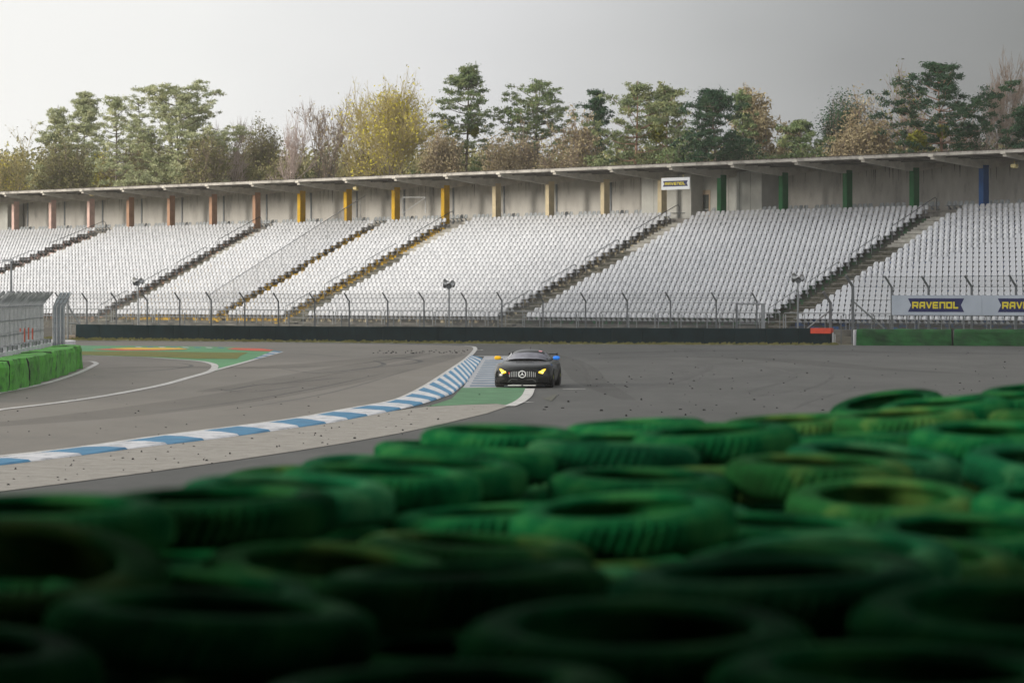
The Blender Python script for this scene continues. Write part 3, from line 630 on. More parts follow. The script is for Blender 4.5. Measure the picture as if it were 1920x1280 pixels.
# ------------------------------------------------------------------ earth bank between barrier and stand
bk = MB(); rows = []
pts_b = [(p.x, p.y) for p in wallg]
for i, (x, y) in enumerate(pts_b):
    tpar = None
    # line from barrier point away to the stand base along the view direction
    d = Vector((x, y, 0)).normalized(); base_p = st(0, 20.9, 0); # intersect ray with the stand base line
    k = x / y; ox, oy = AX + Nf.x * 20.92, AY + Nf.y * 20.92; t = (k * oy - ox) / (BX - k * BY); e = st(t, 20.92, 0)
    s_ = Vector((x, y, 0)) + d * 2.2
    if e.y < s_.y + 0.6: e = s_ + d * 0.6
    rows.append([(s_.x, s_.y, -.03)] + [(s_.x + (e.x - s_.x) * f, s_.y + (e.y - s_.y) * f, h) for f, h in ((.25, .18), (.6, .32), (1.0, .42))])
bk.grid(rows); tag(bk.build('earth_bank', M['soil'], smooth=True), kind='structure')

# ------------------------------------------------------------------ dark barrier
BAR = empty('belt_barrier', (0, 214, 0), 'long low crash barrier faced with dark blue-green belting below the grandstand', 'barrier')
def wall_pt(px):
    py = np.interp(px, [p[0] for p in WALLB], [p[1] for p in WALLB]); return gp(px, py)
xs = [142]
while xs[-1] < 1557: xs.append(min(xs[-1] + 45 + (xs[-1] - 142) * 0.0115, 1557))
if xs[-1] - xs[-2] < 20: xs.pop(-2)
for a, b in zip(xs, xs[1:]):
    A, B = wall_pt(a), wall_pt(b); d = (B - A).normalized(); n = Vector((-d.y, d.x, 0)); A = A + d * .012; B = B - d * .012
    m = MB(); mid_ = (A + B) / 2 - n * R.uniform(0, .05); hh = .93 + R.uniform(-.015, .015)
    bot = [A, mid_, B, B + n * .9, A + n * .9]; m.hexa(bot, [p + UP * hh for p in bot])
    m.build('belt_panel', M['belt'], BAR)
A, B = wall_pt(1520), wall_pt(1558); d = (B - A).normalized(); n = Vector((-d.y, d.x, 0))
m = MB(); bot = [A - n * .09 + UP * .64, B - n * .09 + UP * .64, B + n * 1.0 + UP * .64, A + n * 1.0 + UP * .64]; m.hexa(bot, [p + UP * .31 for p in bot])
o = m.build('end_cap', M['red'], BAR); o['label'] = 'red-orange cover over the right end of the barrier'
m = MB(); e = wall_pt(1562); m.box(e + Vector((0, .4, .35)), (.09, .7, .7)); m.box(wall_pt(1566) + Vector((0, .3, .3)), (.05, .4, .6)); m.build('end_frame', M['steel_w'], BAR)

# ------------------------------------------------------------------ catch fence behind the barrier
CF = empty('catch_fence', (0, 216, 0), 'tall wire catch fence with leaning post tops behind the dark barrier', 'fence')
posts = [113, 163, 218, 276, 337, 396, 459, 522, 590, 655, 727, 795, 874, 941, 1018, 1098, 1176, 1257, 1343, 1419]
tops, bends = [], []
for px in posts:
    b = wall_pt(px); d = Vector((b.x, b.y, 0)).normalized(); b = b + d * 1.5; k = F / b.y
    zb = 2.52 + R.uniform(-.03, .03); p1 = Vector((b.x, b.y, zb)); p2 = Vector((b.x - .30, b.y - .30, zb + .50)); tops.append(p2); bends.append(p1)
    m = MB(); m.box(b + UP * (zb / 2), (.095, .08, zb)); 
    u = (p2 - p1).normalized(); w_ = u.cross(Vector((0, 1, 0))).normalized(); m.box((p1 + p2) / 2, (.09, .075, (p2 - p1).length + .08), (w_, u.cross(w_), u))
    m.build('fence_post', M['steel_d'], CF)
cb = MB(); nets = MB()
for i in range(len(bends) - 1):
    for z in (-1.45, -1.0, -.55, -.1): cb.tube([bends[i] + UP * z, bends[i + 1] + UP * z], .011, 3, cap=False)
    for f in (.4, .95): cb.tube([bends[i].lerp(tops[i], f), bends[i + 1].lerp(tops[i + 1], f)], .011, 3, cap=False)
    a, b = bends[i], bends[i + 1]; nets.add([(a.x, a.y, .4), (b.x, b.y, .4), b, a], [(0, 1, 2, 3)]); nets.add([a, b, tops[i + 1], tops[i]], [(0, 1, 2, 3)])
cb.build('cable', M['steel_d'], CF); nets.build('wire_mesh', M['net'], CF)
# small posts of the spectator fence between
for px in [133] + list(range(150, 1500, 49)):
    b = wall_pt(px); d = Vector((b.x, b.y, 0)).normalized(); b = b + d * 2.6; m = MB(); m.tube([b, b + UP * 1.75], .035, 5); m.build('short_post', M['steel'], CF)
# taller gate posts at the right end of the dark barrier
GP = empty('fence_gate', wall_pt(1430) + Vector((0, 1.6, 0)), 'grey steel gate frame in the catch fence left of the dark steps', 'gate')
m = MB(); a, b = wall_pt(1384) + Vector((0, 1.4, 0)), wall_pt(1434) + Vector((0, 1.4, 0))
m.box(a + UP * 1.2, (.13, .1, 2.4)); m.build('gate_post', M['steel_d'], GP); m = MB(); m.box(b + UP * 1.2, (.24, .1, 2.4)); m.build('gate_post', M['steel'], GP)
m = MB(); m.tube([a + UP * 2.36, b + UP * 2.36], .04, 5); m.tube([a + UP * 1.2, b + UP * 1.2], .025, 5); m.build('gate_rail', M['steel'], GP)

# right fence with the banner
RF = empty('right_catch_fence', (26, 196, 0), 'tall catch fence with braced end post carrying the white advertising banner', 'fence')
RGB_ = [(1557, 645), (1599, 646), (1672, 646.5), (1741, 647), (1822, 648), (1905, 649), (1990, 650.5)]
rp_ = []
for i, (px, py) in enumerate(RGB_):
    b = gp(px, py); d = Vector((b.x, b.y, 0)).normalized(); b = b + d * (1.6 if i else .8)
    ztop = H + (HY - [548, 518, 519, 519, 518, 517, 516][i]) * b.y / F; zb = ztop - .62
    lean = -.42; p1 = Vector((b.x, b.y, zb)); p2 = Vector((b.x + lean, b.y - .3, ztop)); m = MB(); w_ = .17 if i < 2 else .13
    m.box(b + UP * (zb / 2), (w_, .12, zb)); u = (p2 - p1).normalized(); wv_ = u.cross(Vector((0, 1, 0))).normalized(); m.box((p1 + p2) / 2, (w_ * .9, .1, (p2 - p1).length + .1), (wv_, u.cross(wv_), u))
    m.build('fence_post', M['steel_d'], RF); rp_.append((b, p1, p2))
m = MB(); b = rp_[1][0]; m.tube([b + UP * 2.55, b + Vector((1.9, .3, .9))], .055, 6); m.tube([rp_[0][0] + Vector((-1.5, .3, .8)), rp_[0][0] + UP * 2.0], .05, 6); m.build('diagonal_brace', M['steel'], RF)
cb = MB(); nets = MB()
for i in range(1, len(rp_) - 1):
    (a, a1, a2), (b, b1, b2) = rp_[i], rp_[i + 1]
    for z in (.15, .5, .9, 1.3, 2.0): cb.tube([a + UP * z * 1.3, b + UP * z * 1.3], .012, 3, cap=False)
    cb.tube([a1, b1], .012, 3, cap=False); cb.tube([a2, b2], .012, 3, cap=False)
    nets.add([a + UP * .3, b + UP * .3, b1, a1], [(0, 1, 2, 3)]); nets.add([a1, b1, b2, a2], [(0, 1, 2, 3)])
cb.build('cable', M['steel_d'], RF); nets.build('wire_mesh', M['net'], RF)
for px in (1577, 1640, 1668, 1700, 1722, 1780, 1806, 1850, 1880):
    b = gp(px, 646.5); d = b.normalized(); b = Vector((b.x, b.y, 0)) + Vector((d.x, d.y, 0)) * 2.4; m = MB(); m.tube([b, b + UP * 1.7], .035, 5); m.build('short_post', M['steel_d'], RF)

# lettering
def letters(mb, origin, ux, uz, nrm, hgt, width):
    cw, gap = 1.0, 0.22; T = .25
    L = {'R': [((0, 0), (0, 1)), ((0, .88), (.86, .88)), ((.86, 1), (.86, .45)), ((0, .42), (.98, .42)), ((.62, .42), (.84, 0))],
         'A': [((.10, 0), (.10, .80)), ((.10, .88), (.86, .88)), ((.86, 1), (.86, 0)), ((.1, .40), (.86, .40))],
         'V': [((.06, 1), (.48, 0)), ((.90, 1), (.48, 0))],
         'E': [((.05, 0), (.05, 1)), ((.05, .88), (.92, .88)), ((.05, .5), (.84, .5)), ((.05, .12), (.92, .12))],
         'n': [((.05, 0), (.05, 1)), ((.05, .88), (.9, .88)), ((.86, 1), (.86, 0))],
         'O': [((.05, .02), (.05, .98)), ((.05, .88), (.9, .88)), ((.86, .98), (.86, .02)), ((.05, .12), (.9, .12))],
         'L': [((.08, 0), (.08, 1)), ((.08, .12), (.85, .12))]}
    word = 'RAVEnOL'; tot = len(word) * cw + (len(word) - 1) * gap; sx = width / tot; k = 0; x0 = 0
    for ch in word:
        for (x1, z1), (x2, z2) in L[ch]:
            p = Vector(((x0 + x1) * sx, z1 * hgt, 0)); q = Vector(((x0 + x2) * sx, z2 * hgt, 0)); d = (q - p).normalized(); n = Vector((-d.y, d.x, 0)) * (T * sx * .55 if abs(d.y) > .5 else T * hgt * .48)
            k += 1; off = 0.004 + 0.0006 * (k % 7)
            cs = [p - n, q - n, q + n, p + n]
            W3 = [origin + ux * c.x + uz * min(max(c.y, 0), hgt) + nrm * off for c in cs]
            mb.add(W3, [(0, 1, 2, 3), (3, 2, 1, 0)][:1])
        x0 += cw + gap
def ribbon_sign(parent, c, ux, uz, nrm, w, h):
    m = MB(); n_ = h * .27; P = [(-w / 2, -h / 2), (w / 2, -h / 2), (w / 2 - n_, 0), (w / 2, h / 2), (-w / 2, h / 2), (-w / 2 + n_, 0)]
    m.add([c + ux * x + uz * y + nrm * .006 for x, y in P], [(0, 1, 2, 5), (5, 2, 3, 4)]); e = m.build('blue_ribbon', M['navy'], parent)
    m = MB(); letters(m, c - ux * (w * .41) - uz * (h * .25) + nrm * .008, ux, uz, nrm, h * .5, w * .82); m.build('lettering', M['yel'], e)
# banner panels in one plane through two measured points
Pa, Pb = at(1672, 0, 195.0), at(1990, 0, 189.0); Pa.z = Pb.z = 0
ux = (Pb - Pa).normalized(); nrm = Vector((ux.y, -ux.x, 0))
if nrm.y > 0: nrm = -nrm
def bz(py, px): Y = Pa.y + (Pb.y - Pa.y) * (px - 1672) / 318; return H + (HY - py) * Y / F
ztop, zbot = bz(553.3, 1672), bz(590.5, 1672)
def along(px): k = (px - 960) / F; s = (k * Pa.y - Pa.x) / (ux.x - k * ux.y); return s
BN = empty('banner', Pa + UP * zbot, 'long white oil advertising banner reading RAVENOL twice, fixed to the right catch fence', 'banner')
for a, b in ((1672, 1841), (1841.4, 2010)):
    sa_, sb_ = along(a), along(b); m = MB(); bot = [Pa + ux * sa_ + UP * zbot, Pa + ux * sb_ + UP * zbot, Pa + ux * sb_ - nrm * .03 + UP * zbot, Pa + ux * sa_ - nrm * .03 + UP * zbot]
    m.hexa(bot, [p + UP * (ztop - zbot) for p in bot]); m.build('banner_sheet', M['banner'], BN)
zc_ = (bz(559.3, 1755) + bz(584.7, 1755)) / 2; hh_ = bz(559.3, 1755) - bz(584.7, 1755)
for a, b in ((1702.5, 1808), (1871, 1979)):
    sa_, sb_ = along(a), along(b); ribbon_sign(BN, Pa + ux * ((sa_ + sb_) / 2) + UP * (zc_), ux, UP, nrm, sb_ - sa_, hh_)
m = MB(); sA, sB = along(1676), along(2008); m.tube([Pa + ux * sA - nrm * .08 + UP * (zbot + .02), Pa + ux * sB - nrm * .08 + UP * (zbot + .02)], .05, 5)
for k in range(8): q = sA + (sB - sA) * (k + .3) / 8; m.box(Pa + ux * q - nrm * .07 + UP * (zbot - .03), (.1, .1, .08))
m.build('bracket_rail', M['steel_d'], BN)
# sign at the roof edge
tS = t_at(1240, DE - .6); tE = t_at(1293, DE - .6); c0, c1 = st(tS, DE - .6, 0), st(tE, DE - .6, 0); Ym = (c0.y + c1.y) / 2
zt_, zb_ = H + (HY - 333) * Ym / F, H + (HY - 355.5) * Ym / F
SG = empty('roof_sign', (c0 + c1) / 2 + UP * zb_, 'small white oil sign reading RAVENOL hanging below the roof edge', 'sign')
m = MB(); bot = [c0 + UP * zb_, c1 + UP * zb_, c1 - Nf * .05 + UP * zb_, c0 - Nf * .05 + UP * zb_]; m.hexa(bot, [p + UP * (zt_ - zb_) for p in bot]); m.build('sign_panel', M['white'], SG)
ribbon_sign(SG, (c0 + c1) / 2 + UP * ((zt_ + zb_) / 2), Ld, UP, Nf, (c1 - c0).length * .88, (zt_ - zb_) * .47)

# ------------------------------------------------------------------ green bales
def bale(px0, px1, base, m, label, hgt, depth=1.0, crease=None, lean=0, name='crash_bale', group=None, wpt=None):
    A, B = (base(px0), base(px1)) if wpt is None else wpt
    d = (B - A).normalized(); n = Vector((-d.y, d.x, 0))
    o = empty(name, (A + B) / 2, label, 'bale', group); mb = MB(); nx, nz = 14, 8; rows = []
    L_ = (B - A).length; ph = R.uniform(0, 9)
    prof = [(0, 0)] + [(0, hgt * k / 6) for k in range(1, 6)] + [(.05, hgt * .985), (depth * .3, hgt), (depth * .7, hgt * .99), (depth, hgt * .95), (depth, 0)]
    for i in range(nx + 1):
        s = i / nx; row = []
        sq = 0.0 if 0 < i < nx else .10
        for (dd, zz) in prof:
            w = .05 * math.sin(s * 9 + ph + zz * 2) + .03 * math.sin(s * 23 + ph * 2) * (zz / hgt); w += R.uniform(-.018, .018)
            top = R.uniform(-.02, .03) if zz > hgt * .9 else 0
            row.append(A + d * (L_ * s + (sq * (1 if i == 0 else -1) * (0.5 if zz < hgt * .5 else 1.1)) * .5) + n * (dd - w * (1 if dd < .1 else .3) + sq * .6 * (1 if dd < .2 else 0) + lean * zz) + UP * (zz + top * 1.0 + .0))
        rows.append(row)
    mb.grid([list(reversed(r)) for r in rows]); mb.add(rows[0], [tuple(range(len(rows[0])))], 1); mb.add(rows[-1], [tuple(reversed(range(len(rows[-1]))))], 1)
    mb.build('cover', [m, M['rubber']], o); return o  # black end faces carry the shade in the gaps between bales
rb_base = lambda px: gp(px, 647.5 + (px - 1600) * .0035)
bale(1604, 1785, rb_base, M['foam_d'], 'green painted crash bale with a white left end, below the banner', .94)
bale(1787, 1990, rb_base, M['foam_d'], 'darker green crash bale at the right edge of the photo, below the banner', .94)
m = MB(); a = gp(1601, 647.3); m.hexa([a, a + Vector((.12, 0, 0)), a + Vector((.3, .9, 0)), a + Vector((.05, .9, 0))], [p + UP * .88 for p in [a + Vector((.03, 0, 0)), a + Vector((.14, 0, 0)), a + Vector((.3, .9, 0)), a + Vector((.05, .9, 0))]])
tag(m.build('bale_end_board', M['conc_w']), 'narrow white end board against the left end of the right green bales', 'board')
lb = [(-90, 757), (-38, 744), (20, 733.5), (54, 725), (80, 718), (104, 710), (124, 702), (145, 694), (157, 690)]
lbn = ['green crash bale cut by the left edge of the photo, nearest of its row', 'green crash bale with a faded grey patch', 'creased green crash bale second from the left edge', 'narrow green crash bale before the dark gap', 'green crash bale with pale scuff right of the dark gap', 'upright green crash bale third from the far end of its row', 'green crash bale second from the far end of its row', 'farthest green crash bale at the end of the left row']
for (a, b), nm in zip(zip(lb, lb[1:]), lbn):
    A, B = gp(*a), gp(*b); dd = (B - A); g = R.uniform(.10, .30) if a[0] != 80 else 1.0
    bale(0, 0, None, M['foam'], nm, .92 + R.uniform(-.03, .03), 1.15, wpt=(A + dd.normalized() * g + Vector((R.uniform(-.12, .05), 0, 0)), B - dd.normalized() * .06 + Vector((R.uniform(-.12, .05), 0, 0))), group='green bales along the left track edge')
# white concrete wall behind the left bales and the galvanised fence on it
WL = empty('white_wall', (-17.8, 120, 0), 'low white concrete wall behind the left green bales', 'wall')
wp = [gp(*p) for p in lb]; back_ = []
for i, p in enumerate(wp):
    d = (wp[min(i + 1, len(wp) - 1)] - wp[max(i - 1, 0)]).normalized(); n = Vector((-d.y, d.x, 0)); back_.append(p + n * 1.30)
back_.append(Vector((back_[-1].x - .6, back_[-1].y + 4, 0))); m = MB()
rows = []
for i, p in enumerate(back_):
    d = (back_[min(i + 1, len(back_) - 1)] - back_[max(i - 1, 0)]).normalized(); n = Vector((-d.y, d.x, 0)); rows.append([p, p + UP * 1.02, p + n * .35 + UP * 1.02, p + n * .35])
m.grid([list(reversed(r)) for r in rows]); m.add(rows[-1], [(0, 1, 2, 3)]); m.build('wall_body', M['conc_w'], WL)
e = gp(158, 689) ; m = MB(); A = Vector((e.x - 2.2, e.y + 5.5, 0)); 
for k in range(9):
    a = math.radians(200 + k * 17); 
arc = [Vector((e.x - 3.05 + 1.85 * math.cos(math.radians(q)), e.y + 6 + 5.2 * math.sin(math.radians(q)), 0)) for q in range(-50, 100, 15)]
rows = [[p, p + UP * .98, p + (Vector((e.x - 2.0, e.y + 6, 0)) - p).normalized() * .35 + UP * .98, p + (Vector((e.x - 2.0, e.y + 6, 0)) - p).normalized() * .35] for p in arc]
m.grid([list(reversed(r)) for r in rows]); m.add(rows[0], [(0, 1, 2, 3)]); m.add(rows[-1], [(3, 2, 1, 0)]); m.build('curved_end', M['conc_w'], WL)
LF = empty('galvanised_fence', (-18, 118, 1), 'dense galvanised mesh fence with curved tops on the white wall at the left edge', 'fence')
fl = [Vector((back_[i].x - .2, back_[i].y, 1.02)) for i in range(len(back_) - 1)]
def fpt(s):
    k = min(int(s), len(fl) - 2); return fl[k].lerp(fl[k + 1], s - k)
S = []; s_ = 0.0
yy = np.linspace(fl[0].y, fl[-1].y + 0.0, 24); xsf = np.interp(yy, [p.y for p in fl], [p.x for p in fl])
Pp = [Vector((x - .15, y, 1.02)) for x, y in zip(xsf, yy)]
meshv = MB(); wires = MB(); ZT = 2.55
for i, p in enumerate(Pp):
    m = MB(); q1 = p + UP * (ZT - 1.02); q2 = q1 + Vector((.42, -.05, .46)); m.box((p + q1) / 2, (.10, .14, ZT - 1.02)); u = (q2 - q1).normalized(); w_ = u.cross(Vector((0, 1, 0))).normalized()
    m.box((q1 + q2) / 2, (.09, .13, (q2 - q1).length), (w_, u.cross(w_), u)); m.box(p + Vector((.18, 0, .07)), (.34, .3, .14)); m.build('fence_post', M['steel_d'] if i % 3 else M['steel'], LF)
for a, b in zip(Pp, Pp[1:]):
    for off in (0.06, .2):
        o_ = Vector((off, 0, 0)); meshv.add([a + o_, b + o_, b + o_ + UP * 1.5, a + o_ + UP * 1.5], [(0, 1, 2, 3)])
    n = 9
    for k in range(n):
        q = a.lerp(b, k / n) + Vector((.08, 0, 0)); wires.tube([q, q + UP * 1.5, q + Vector((.36 + R.uniform(-.05,.05), 0, 1.95 + R.uniform(-.08,.03)))], R.choice((.008,.011,.016)), 3, cap=False)
    for k in range(4):
        h = .15 + k * .42; wires.tube([a + Vector((.1, 0, h)), b + Vector((.1, 0, h))], .009, 3, cap=False)
    for h in (.5, 1.0, 1.48): wires.tube([a + Vector((.05, 0, h)), b + Vector((.05, 0, h + .0))], .022, 4, cap=False)
meshv.build('wire_mesh', M['net_s'], LF); wires.build('wire', M['steel'], LF)
M['tape'] = mat('red tape', (0.55, 0.10, 0.06), rough=.7)
for px, y0, y1, Yk in ((38, 615, 622, 122.), (46, 615, 641, 124.), (53.5, 614, 636, 126.), (61, 615, 636, 128.)):
    a, b = at(px, y0, Yk), at(px, y1, Yk); m = MB(); m.box((a + b) / 2, (.035, .12, (a - b).length)); m.build('red_tape', M['tape'], LF)
# curved end panel of that fence
EP = empty('fence_end_panel', gp(112, 690), 'blue-grey curved mesh panel closing the end of the left fence', 'fence')
Ye = 139.0; prof = [(650, 99, 119), (600, 99, 119), (575, 100, 122), (560, 105, 127), (548, 112, 133)]
m = MB(); rows = []
for dy in (0, .12):
    rows.append([at(a, py, Ye) + Vector((0, dy, 0)) for py, a, b in prof] + [at(b, py, Ye) + Vector((0, dy, 0)) for py, a, b in reversed(prof)])
m.hexa(rows[0], rows[1]); m.build('panel', mat('blue grey galvanised panel', (0.27, 0.31, 0.34), (0.36, 0.40, 0.43), .6, 2, metallic=.2), EP)
m = MB()
for px in (100, 107, 114, 121): m.tube([at(px, 655, Ye) + Vector((0, -.06, -.9)), at(px, 575, Ye) + Vector((0, -.06, 0)), at(px + 13, 549, Ye) + Vector((0, -.06, 0))], .035, 5)
for py in range(560, 650, 9): m.tube([at(100 + max(0, (575 - py) * .5), py, Ye) + Vector((0, -.08, 0)), at(121 + max(0, (575 - py) * .5), py, Ye) + Vector((0, -.08, 0))], .012, 3)
m.build('panel_post', M['steel'], EP)
m = MB(); Yb = 225; m.tube([at(127, 572, Yb), at(149, 607, Yb)], .07, 6); m.tube([at(127, 606, Yb), at(149, 607, Yb)], .05, 6); m.tube([at(127, 560, Yb), at(127, 640, Yb)], .08, 6)
tag(m.build('braced_fence_post', M['steel']), 'grey fence end post with a diagonal brace at the left end of the dark barrier', 'post')
m = MB(); a = gp(119, 636); m.hexa([a, gp(141, 636), gp(141, 634), gp(119, 634)], [p + UP * .22 for p in [a, gp(141, 636), gp(141, 634), gp(119, 634)]])
tag(m.build('concrete_block', mat('brown concrete block', (0.26, 0.20, 0.14), (0.36, 0.28, 0.2), .9, 3)), 'brownish concrete block at the left foot of the dark barrier', 'block')

# ------------------------------------------------------------------ loudspeaker and lamp masts
def mast(px, ytop, ybase, Y, label, kind):
    b = at(px, ybase, Y); tp = at(px, ytop, Y); o = empty(kind, b, label, 'mast'); m = MB(); m.tube([b, tp], [.06, .045], 8); m.build('pole', M['steel'], o)
    if kind == 'loudspeaker_mast':
        for ang, dz in ((-2.4, .22), (-.9, .15), (2.6, .0), (.4, .05), (-1.6, -.05)):
            d = Vector((math.cos(ang), math.sin(ang), -.15)).normalized(); c = tp + UP * (dz + .05); rings = []; a = d.cross(UP).normalized(); bb = a.cross(d)
            for s, r in ((.05, .05), (.15, .06), (.25, .11), (.33, .19), (.345, .195), (.32, .17), (.2, .05)):
                rings.append([c + d * s + a * (r * math.cos(k * math.pi / 5)) + bb * (r * math.sin(k * math.pi / 5)) for k in range(10)])
            m = MB(); m.grid(rings, close=True); m.build('horn', M['steel_w'] if dz > .1 else M['steel_d'], o, smooth=True)
    else:
        m = MB(); m.box(tp + Vector((-.15, 0, .02)), (.45, .3, .1)); m.tube([tp, tp + Vector((-.3, 0, .02))], .03); m.build('lamp_head', M['steel_w'], o)
    return o
mast(842, 535, 612, 219, 'loudspeaker mast with silver horns in front of the middle seat block', 'loudspeaker_mast')
mast(1496, 524, 616, 208, 'loudspeaker mast with silver horns beside the dark steps near the banner', 'loudspeaker_mast')
mast(259, 530, 610, 236, 'loudspeaker mast with silver horns in front of the left dark steps', 'loudspeaker_mast')
mast(21, 489, 600, 150, 'thin lamp mast rising behind the left mesh fence', 'lamp_mast')

# ------------------------------------------------------------------ race car
def build_car():
    paint = mat('matt black car paint', (0.0025, 0.0035, 0.003), (0.004, 0.005, 0.0045), 0.24, 2, spec=.45)
    gloss = mat('black trim', (0.005, 0.005, 0.005), rough=.55, spec=.2); tyre = mat('slick tyre rubber', (0.01, 0.01, 0.01), rough=.85)
    chrome = mat('chrome', (0.55, 0.56, 0.56), rough=.35); glass = mat('windscreen', (0.07, 0.07, 0.09), (0.24, 0.24, 0.28), .08, 2.0, spec=1.0)
    yl = mat('lit yellow headlamp', (0.9, 0.6, 0.0), rough=.3, emit=(1.0, 0.58, 0.0, .6)); ylc = mat('lamp core', (1, .9, .3), emit=(1.0, 0.80, 0.10, 1.3))
    ye = mat('yellow mirror', (0.85, 0.48, 0.0), rough=.35); bl = mat('blue mirror', (0.02, 0.22, 0.85), rough=.35); wh = mat('white edge', (.7, .7, .66), rough=.5)
    rim = mat('dark rim', (0.03, 0.03, 0.03), rough=.4, metallic=.5); acc = mat('yellow green caliper', (0.5, 0.55, 0.02), rough=.5); redm = mat('red badge', (.6, .03, .03), rough=.5)
    ang = math.radians(-5.0); g = gp(985, 727.5)
    car = empty('race_car', (g.x + .10, g.y + 2.25, 0), 'black two-door race car with lit yellow headlights crossing the blue and white kerb', 'car', rot=ang); car.scale = (.935, .935, .935)
    def part(mb, name, m, parent=car, smooth=False):
        o = mb.build(name, m, None, smooth=smooth); o.parent = parent; return o
    # body sections (y, half profile bottom -> top)
    S = [(-2.34, [(0, .17), (.40, .17), (.62, .20), (.70, .36), (.66, .52), (.42, .605), (0, .63)]),
         (-2.28, [(0, .14), (.60, .14), (.80, .18), (.84, .38), (.79, .58), (.46, .665), (0, .69)]),
         (-2.15, [(0, .12), (.72, .12), (.92, .18), (.945, .42), (.88, .66), (.50, .72), (0, .745)]),
         (-1.95, [(0, .12), (.78, .12), (.965, .24), (.985, .48), (.92, .74), (.52, .765), (0, .785)]),
         (-1.78, [(0, .12), (.70, .16), (.975, .50), (.99, .58), (.93, .78), (.52, .79), (0, .805)]),
         (-1.45, [(0, .12), (.66, .20), (.98, .68), (.995, .72), (.93, .82), (.53, .815), (0, .83)]),
         (-1.12, [(0, .12), (.70, .16), (.965, .50), (.985, .60), (.91, .83), (.55, .845), (0, .86)]),
         (-.95, [(0, .12), (.78, .12), (.93, .16), (.945, .48), (.89, .83), (.60, .865), (0, .88)]),
         (-.55, [(0, .12), (.80, .12), (.92, .15), (.93, .48), (.88, .85), (.66, .89), (0, .905)]),
         (.5, [(0, .12), (.82, .12), (.93, .15), (.94, .48), (.89, .86), (.70, .90), (0, .91)]),
         (.95, [(0, .12), (.82, .12), (.95, .16), (.97, .48), (.92, .88), (.68, .92), (0, .92)]),
         (1.10, [(0, .12), (.70, .16), (.985, .50), (1.0, .60), (.95, .90), (.66, .93), (0, .93)]),
         (1.42, [(0, .12), (.66, .20), (.995, .68), (1.01, .72), (.96, .91), (.62, .95), (0, .95)]),
         (1.75, [(0, .14), (.70, .18), (.98, .50), (.99, .62), (.93, .90), (.60, .94), (0, .95)]),
         (1.95, [(0, .2), (.78, .2), (.93, .28), (.95, .55), (.89, .88), (.58, .92), (0, .93)]),
         (2.20, [(0, .3), (.70, .3), (.84, .38), (.85, .6), (.80, .84), (.5, .88), (0, .89)])]
    mb = MB(); rows = []
    for y, hp in S: rows.append([(-x, y, z) for x, z in reversed(hp[1:-1])][::1] + [])
    rows = []
    for y, hp in S:
        right = [(x, y, z) for x, z in hp]; left = [(-x, y, z) for x, z in reversed(hp[1:-1])]; rows.append(right + left)
    mb.grid(rows, close=True); mb.add(rows[0], [tuple(range(len(rows[0])))]); mb.add(rows[-1], [tuple(reversed(range(len(rows[-1]))))])
    body = part(mb, 'body', paint, smooth=True); sb = body.modifiers.new('s', 'SUBSURF'); sb.levels = sb.render_levels = 2
    # greenhouse
    C = [(-.66, [(0, .915), (.42, .91), (.74, .87)]), (-.35, [(0, 1.04), (.47, 1.02), (.75, .885)]), (.05, [(0, 1.20), (.50, 1.175), (.77, .90)]), (.30, [(0, 1.255), (.52, 1.225), (.78, .90)]), (.7, [(0, 1.27), (.53, 1.235), (.78, .90)]),
         (1.1, [(0, 1.225), (.50, 1.19), (.76, .92)]), (1.5, [(0, 1.10), (.45, 1.07), (.72, .93)]), (1.95, [(0, .95), (.4, .94), (.62, .92)])]
    mb = MB(); mb.grid([[(-x, y, z) for x, z in reversed(hp)] + [(x, y, z) for x, z in hp[1:]] for y, hp in C]); mb.grid([]) if False else None
    cab = part(mb, 'roof', paint, smooth=True); sb = cab.modifiers.new('s', 'SUBSURF'); sb.levels = sb.render_levels = 2
    def cabz(x, y):
        for (y0, a), (y1, b) in zip(C, C[1:]):
            if y0 <= y <= y1:
                f = (y - y0) / (y1 - y0); p = [(u[0] + (v[0] - u[0]) * f, u[1] + (v[1] - u[1]) * f) for u, v in zip(a, b)]; return np.interp(abs(x), [q[0] for q in p], [q[1] for q in p]), p
    mb = MB(); rows = []
    for y in np.linspace(-.62, -.12, 7):
        _, p = cabz(0, y); xm = p[2][0] * .90 - .10 * max(0, (y + .62)) ; rows.append([(xm * s, y, cabz(xm * s, y)[0] + .016 + .008 * (1 - s * s)) for s in np.linspace(-1, 1, 11)])
    part(mb.grid(rows), 'windscreen', glass, smooth=True)
    for sgn in (-1, 1):
        mb = MB(); rows = []
        for y in np.linspace(-.25, .95, 7):
            _, p = cabz(0, y); a, b = p[1], p[2]; rows.append([(sgn * (a[0] + (b[0] - a[0]) * f + .012), y, a[1] + (b[1] - a[1]) * f) for f in (.18, .5, .85)])
        part(mb.grid(rows), 'side_window', glass)
        # mirror
        mb = MB(); mb.box((sgn * .90, -.42, .93), (.14, .05, .03)); part(mb, 'mirror_arm', gloss)
        mb = MB(); rings = []
        for s, r in ((-.10, .03), (-.085, .055), (-.02, .066), (.06, .066), (.10, .05), (.115, .02)):
            rings.append([(sgn * (.99 + s * 1.05), -.46 + .05 * math.cos(k * math.pi / 5), .975 + r * 1.05 * math.sin(k * math.pi / 5)) for k in range(10)])
        mb.grid(rings, close=True); mb.add(rings[0], [tuple(range(10))]); mb.add(rings[-1], [tuple(reversed(range(10)))])
        o = part(mb, 'mirror', ye if sgn < 0 else bl, smooth=True); o['label'] = 'yellow wing mirror' if sgn < 0 else 'blue wing mirror'
        # headlight: slanted lens lying on the wing
        L0 = [(.54, .505), (.62, .48), (.69, .505), (.765, .60), (.78, .645), (.72, .64), (.62, .58), (.55, .54)]
